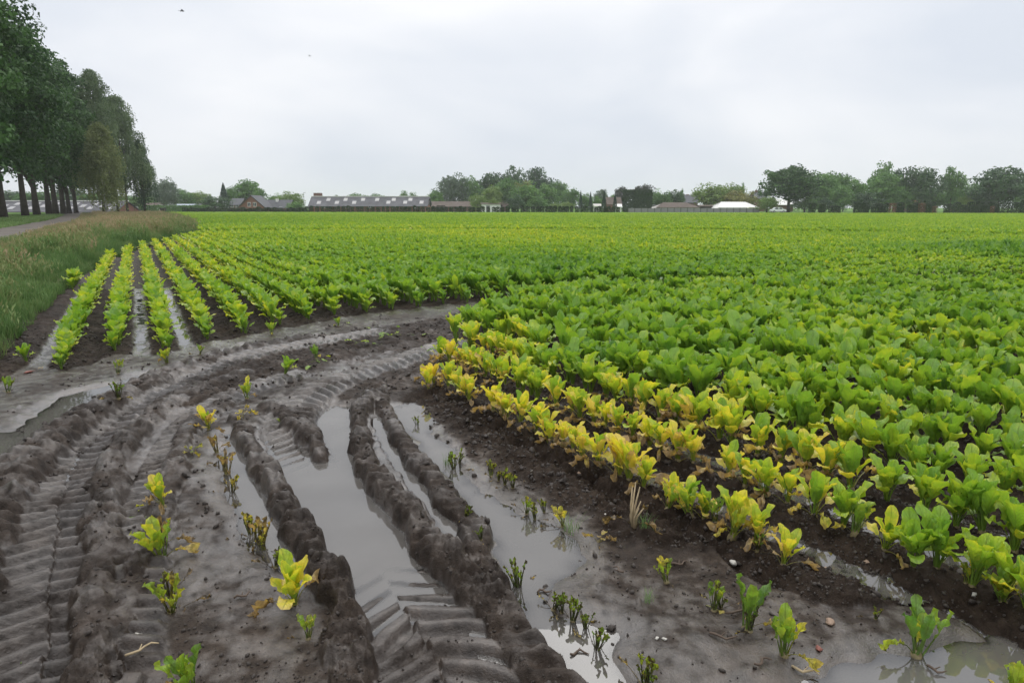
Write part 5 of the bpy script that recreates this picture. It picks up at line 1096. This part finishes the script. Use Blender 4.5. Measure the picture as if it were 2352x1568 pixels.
# parked vehicles half hidden by the crop
def vehicle(name, label, px_, d, col, van=False, rot=0.0):
    m = simple(name + '_paint', col, .3, .04, 1., 0, .6); x, y = PD(px_, d); e = obj(name, None, loc=(x, y, .06), rot=(0, 0, rot)); tag(e, label, 'van' if van else 'car')
    pf = [(-2.1, .35), (-2.15, .75), (-1.9, .95), (-1.5, 1.0), (-.9, 1.48), (.7, 1.5), (1.3, 1.02), (2.0, .92), (2.15, .6), (2.1, .35)] if not van else [(-2.3, .4), (-2.35, 1.0), (-2.3, 2.0), (1.0, 2.05), (1.6, 1.25), (2.3, 1.1), (2.4, .7), (2.35, .4)]
    mb = MB(); k = len(pf); V = [(a, -.85, c) for a, c in pf] + [(a, .85, c) for a, c in pf]; mb.add(V, [tuple(range(k - 1, -1, -1)), tuple(range(k, 2 * k))] + [(i, (i + 1) % k, k + (i + 1) % k, k + i) for i in range(k)]); obj('body', mb.mesh('body', [m]), e)
    for (a0, a1) in (((-1.3, -.15), (-.05, .95)) if not van else ((.2, 1.15),)):
        z0, z1 = (1.02, 1.4) if not van else (1.25, 1.8); mb = MB(); mb.add([(a0, -.87, z0), (a1, -.87, z0), (a1 - .25, -.87, z1), (a0 + .3, -.87, z1)], [(0, 1, 2, 3)]); obj('window', mb.mesh('window', [GLASS]), e)
    for a in (-1.35, 1.35):
        for s in (-.8, .8): mb = MB(); mb.tube([(a, s - .1, .32), (a, s + .1, .32)], [.32, .32], 14); w = obj('wheel', mb.mesh('wheel', [DARKW]), e); mb = MB(); mb.tube([(a, s - .115, .32), (a, s + .115, .32)], [.18, .18], 10); obj('rim', mb.mesh('rim', [METAL]), w)
vehicle('parked_car', 'white parked car left of the big oak trunk', Z4(545, 0)[0], 200, (.75, .76, .77)); vehicle('parked_hatchback', 'pale yellow-green parked car before the white roof', Z4(345, 0)[0], 210, (.42, .46, .22), False, math.pi)
bn_ = obj('field_bin', None, loc=(*PD(Z2(315, 0)[0], 196), .05)); tag(bn_, 'dark box-shaped bin at the end of the field hedge', 'bin')
mb = MB(); mb.add([(-.55, -.5, 0), (.55, -.5, 0), (.55, .5, 0), (-.55, .5, 0), (-.65, -.6, 1.25), (.65, -.6, 1.25), (.65, .6, 1.25), (-.65, .6, 1.25)], [(0, 3, 2, 1), (4, 5, 6, 7), (0, 1, 5, 4), (1, 2, 6, 5), (2, 3, 7, 6), (3, 0, 4, 7)]); obj('body', mb.mesh('body', [DARKW]), bn_); mb = MB(); mb.box(-.7, .7, -.65, .65, 1.26, 1.36); obj('lid', mb.mesh('lid', [DARKW]), bn_)

# ------------------------------------------------------------------ birds
FEATH = simple('dark_feathers', (.03, .03, .035), .7, .2, 8., 0, .2)
def bird(px_, py_, d, span, roll, yaw, lab):
    x = (px_ - CX) / FOC * d; y = d * math.cos(PITCH) + (CY - py_) / FOC * d * math.sin(PITCH); z = CAM_H - d * math.sin(PITCH) + (CY - py_) / FOC * d * math.cos(PITCH)
    e = obj('swift_bird', None, loc=(x, y, z), rot=(roll, 0, yaw), scl=span); tag(e, lab, 'bird', 'birds in flight')
    mb = MB(); mb.tube([(-.34, 0, 0), (-.22, 0, .01), (0, 0, .02), (.18, 0, .02), (.27, 0, .02), (.32, 0, .01)], [.012, .05, .09, .075, .05, .008], 8); bo = obj('body', mb.mesh('body', [FEATH], True), e)
    mb = MB(); mb.add([(-.28, 0, .0), (-.55, .09, 0), (-.46, 0, 0), (-.55, -.09, 0), (-.28, 0, .02), (-.55, .09, .01), (-.46, 0, .01), (-.55, -.09, .01)], [(0, 1, 2, 3), (7, 6, 5, 4), (0, 4, 5, 1), (3, 7, 4, 0)]); obj('tail', mb.mesh('tail', [FEATH]), e)
    for s in (-1, 1):
        mb = MB(); up = [(.14, .05 * s, .05), (.10, .28 * s, .13), (-.02, .5 * s, .12), (-.22, .72 * s, .06), (-.12, .45 * s, .10), (-.10, .2 * s, .09), (-.10, .05 * s, .04)]; k = len(up); V = up + [(a, b_, c - .012) for a, b_, c in up]
        mb.add(V, [tuple(range(k)), tuple(range(2 * k - 1, k - 1, -1))] + [(i, k + i, k + (i + 1) % k, (i + 1) % k) for i in range(k)]); obj('wing', mb.mesh('wing', [FEATH]), e)
bird(418, 26, 26, .26, .5, .35, 'dark bird flying high above the roadside trees'); bird(711, 129, 60, .30, .2, 2.9, 'faint small bird far off in the grey sky')

# ------------------------------------------------------------------ damp air
mh = bpy.data.materials.new('damp_air'); mh.use_nodes = True; N = mh.node_tree.nodes; L = mh.node_tree.links; N.remove(N['Principled BSDF'])
pv = N.new('ShaderNodeVolumePrincipled'); pv.inputs['Color'].default_value = (.96, .98, 1.0, 1); pv.inputs['Density'].default_value = HAZE
L.new(pv.outputs[0], N['Material Output'].inputs['Volume'])
mb = MB(); mb.box(-1600, 1600, -1600, 1600, -1.5, 34.0); tag(obj('haze', mb.mesh('haze', [mh])), 'thin grey damp air over the whole field', 'haze', None, 'stuff')

# ------------------------------------------------------------------ small things on the mud
dr = np.random.default_rng(77)
def lump(r, sub=1):
    import bmesh as _b
    bm = _b.new(); _b.ops.create_icosphere(bm, subdivisions=sub, radius=1.0); v = np.array([q.co[:] for q in bm.verts]); f = np.array([[w.index for w in q.verts] for q in bm.faces]); bm.free()
    v *= (1 + .28 * r.normal(0, 1, len(v)))[:, None]; v *= r.uniform(.7, 1.3, 3); v[:, 2] *= .75; return v, f
def lump_mesh(name, r, mat, sub=1):
    v, f = lump(r, sub); me = mesh_np(name, v, f, [mat], True); return me
CLODM = simple('clod_soil', (.042, .033, .027), .5, .4, 25., .3, .4)
clod_src = source('clod', [lump_mesh('clod', dr, CLODM, 2) for _ in range(3)] + [lump_mesh('clod', dr, CLODM, 1) for _ in range(3)])
# where the ground is broken: steep or crumbly; density from the wetness map of the ground itself
n = 90000; rr_ = np.exp(dr.uniform(math.log(1.6), math.log(11.0), n)); th = dr.uniform(-.72, .72, n); x, y = rr_ * np.sin(th), rr_ * np.cos(th)
w_ = bilin(wfull, x, y); zl = gz(x, y); s, t = st(x, y)
pr0 = np.clip((.66 - w_) * 1.5, 0.05, 1) * np.where(zl < -.035, .12, 1) * (s > verge_s(t) - .1)
pat = .35 + .9 * np.clip(n2(x, y, .45) + .5 * n5(x, y, .17) + .35, 0, 1)
ok = dr.random(n) < pr0 * pat * .8; x, y, zl = x[ok], y[ok], zl[ok]; n = len(x)
sz = np.exp(dr.normal(math.log(.0052), .5, n)) * np.clip(np.hypot(x, y) / 3.5, .75, 1.7); sz = np.clip(sz, .002, .02)
tag(scatter('mud_clods', np.stack([x, y, zl + sz * .25], -1), dr.uniform(0, 6.28, (n, 3)), np.stack([sz] * 3, -1), np.where(sz > .012, dr.integers(0, 3, n), 3 + dr.integers(0, 3, n)), np.zeros(n), clod_src), 'dark crumbs and clods of wet soil on the churned ground', 'clods', None, 'stuff')
print('clods', n)

STONE_W = simple('white_stone', (.48, .46, .41), .7, .2, 30., .3); STONE_B = simple('brown_stone', (.30, .21, .15), .6, .3, 30., .3); STONE_R = simple('reddish_stone', (.22, .08, .06), .6, .3, 30., .3)
STONES = [(1683, 1302, .022, STONE_W, 'round white stone on the silt beside the golden beet'), (318, 1466, .017, STONE_W, 'flat white stone on the open mud strip'), (1412, 1205, .009, STONE_W, 'small white pebble on the dark crumbly soil'), (1220, 1090, .010, STONE_W, 'pale pebble below the yellow row'), (1330, 1095, .012, STONE_B, 'brown stone on the dark soil below the yellow row'), (1990, 1300, .012, STONE_B, 'brown pebble on the ridge by the second right row'), (1895, 1308, .010, STONE_B, 'rust-brown pebble beside the furrow water'), (1905, 1440, .019, STONE_B, 'round tan stone half sunk in the near silt'), (1880, 1500, .013, STONE_R, 'reddish stone in the crumbled mud'), (1525, 1480, .010, STONE_W, 'white shell-like fragment on the near silt'), (1508, 1478, .008, STONE_W, 'tiny white fragment left of the shell-like one'), (2235, 1385, .012, STONE_W, 'white pebble by the pale green beet at the frame edge'), (1308, 1515, .012, STONE_W, 'pale flat stone lying in the puddle'), (68, 858, .03, STONE_R, 'red-brown brick fragment on the wet soil by the verge'), (1390, 1190, .008, STONE_W, 'tiny white chip on the soil near the dry stalk')]
for (a, c, sz, mt, lab) in STONES:
    x, y = P(a, c, -.02); o = obj('stone', lump_mesh('stone', dr, mt, 2), loc=(x, y, float(gz(x, y)) + sz * .3), rot=(0, 0, dr.random() * 6), scl=(sz * 1.15, sz * .9, sz * .62)); tag(o, lab, 'stone', 'loose stones on the mud')
STRAW = simple('dry_straw', (.42, .33, .20), .8, .3, 20., .2); TWIG = simple('wet_twig', (.10, .07, .05), .7, .3, 20., .3)
TW = [(330, 1520, .11, .7, STRAW, 'pale broken stalk lying on the near mud strip'), (1700, 1420, .13, .05, TWIG, 'dark straight twig behind the green sprout'), (1660, 1480, .10, -.3, TWIG, 'curved dead stalk beside the dark-stemmed sprout'), (1850, 1545, .09, -.5, STRAW, 'tan dead leaf stalk trailing at the near sprout'), (1750, 1535, .08, .4, TWIG, 'dead brown leaf stalk left of the near sprout'), (1420, 1325, .06, 2.3, TWIG, 'short twig on the smooth silt'), (1560, 1310, .08, .2, TWIG, 'thin twig behind the round white stone'), (1250, 1360, .06, .1, TWIG, 'flat dark scrap on the puddle shore'), (2150, 1540, .06, -.7, TWIG, 'dark curled stalk floating in the near pool'), (95, 848, .06, 1.6, STRAW, 'pale straw upright by the brick fragment'), (560, 1385, .07, .8, TWIG, 'dry stalk at the foot of the large yellow beet'), (1330, 1500, .07, .1, TWIG, 'dark stalk lying by the chewed stumps')]
for (a, c, ln, ang, mt, lab) in TW:
    x, y = P(a, c, -.02); z = float(gz(x, y)) + .006; mb = MB(); pts = [(ln * (i / 5 - .5), .012 * math.sin(i * 1.3 + a), .004 + .006 * math.sin(i * 2.1 + c) ** 2) for i in range(6)]; mb.tube(pts, [.0045, .005, .0045, .004, .0035, .002], 6)
    mb.tube([pts[2], (pts[2][0] + .015, .02, .012)], [.003, .0015], 5); tag(obj('twig', mb.mesh('twig', [mt], True), loc=(x, y, max(z, -.022)), rot=(0, 0, ang)), lab, 'twig', 'dead stalks on the mud')
# dry upright stalk and fresh grass tufts on the silt
x, y = P(1455, 1222, -.01); e = obj('dry_stalk', None, loc=(x, y, float(gz(x, y)))); tag(e, 'bundle of dry tan stalks standing in the silt before the first right row', 'dry plant')
for i in range(9):
    a = dr.random() * 6.28; h = dr.uniform(.10, .22); mb = MB(); mb.tube([(math.cos(a) * .012, math.sin(a) * .012, -.01), (math.cos(a) * .018, math.sin(a) * .018, h * .5), (math.cos(a) * .035 + .02, math.sin(a) * .03, h)], [.006, .005, .0025], 6); obj('stalk', mb.mesh('stalk', [STRAW], True), e)
for i in range(3): o = obj('leaf', LV['wilt'][i], e, rot=(.1, 0, i * 2.2 + 1), scl=.8); o['tint'] = .98; o['decay'] = .9
for (a, c, sc, lab) in ((1312, 1222, .42, 'fresh green grass tuft beside the orange sprout'), (1485, 1228, .34, 'thin grass wisps at the foot of the dry stalks'), (1490, 1388, .22, 'small grass wisp on the smooth silt'), (1028, 1062, .4, 'sparse grass blades left of the dark stalks in the puddle'), (2250, 1322, .4, 'grass tuft between beet plants near the right frame edge')):
    x, y = P(a, c, -.01); o = obj('grass_tuft', bpy.data.meshes.new('t'), loc=(x, y, float(gz(x, y)))); me = tuft(dr, 34, .26, .10, .007, 0, .9); o.data = me; o.scale = (sc, sc, sc); o['tint'] = .22; tag(o, lab, 'grass', 'grass tufts on the mud')
# torn beet leaves trodden into the churned track
k = 0
for (a, c, m_n) in ((890, 775, 10), (950, 770, 6), (750, 828, 4), (860, 790, 5), (1080, 700, 4), (800, 748, 3), (1010, 815, 3), (1060, 725, 5)):
    for j in range(m_n):
        x, y = P(a + dr.normal() * 26, c + dr.normal() * 5, 0.01); o = obj('torn_leaf', LV['outer' if j % 2 else 'mid'][j % 6], loc=(x, y, float(gz(x, y)) + .012), rot=(dr.normal() * .25, 1.0 + dr.normal() * .3, dr.random() * 6.28), scl=float(dr.uniform(.35, .6))); o['tint'] = float(dr.uniform(.35, .6)); o['decay'] = .2
        tag(o, 'torn green beet leaf trodden into the churned mud behind the ruts', 'leaf', 'trampled beet leaves in the churned track')
for (a, c, sc, ti, lab) in ((335, 1195, .8, .5, 'green torn beet leaf left of the leaning yellow beet'), (320, 1185, .6, .72, 'yellowish torn leaf scrap on the tread left of the leaning beet'), (1622, 1402, .5, .85, 'pale fallen beet leaf beside the three-leaved sprout'), (45, 1500, .35, .5, 'green leaf scrap pressed into the left rut floor'), (55, 1357, .3, .55, 'tiny green leaf scrap in the left rut'), (625, 968, .35, .6, 'leaf scrap at the lower edge of the upper tread')):
    x, y = P(a, c, -.02); o = obj('torn_leaf', LV['outer'][int(dr.integers(6))], loc=(x, y, float(gz(x, y)) + .008), rot=(.1, 1.1, dr.random() * 6.28), scl=sc); o['tint'] = ti; o['decay'] = .3; tag(o, lab, 'leaf', 'leaf scraps on the mud')
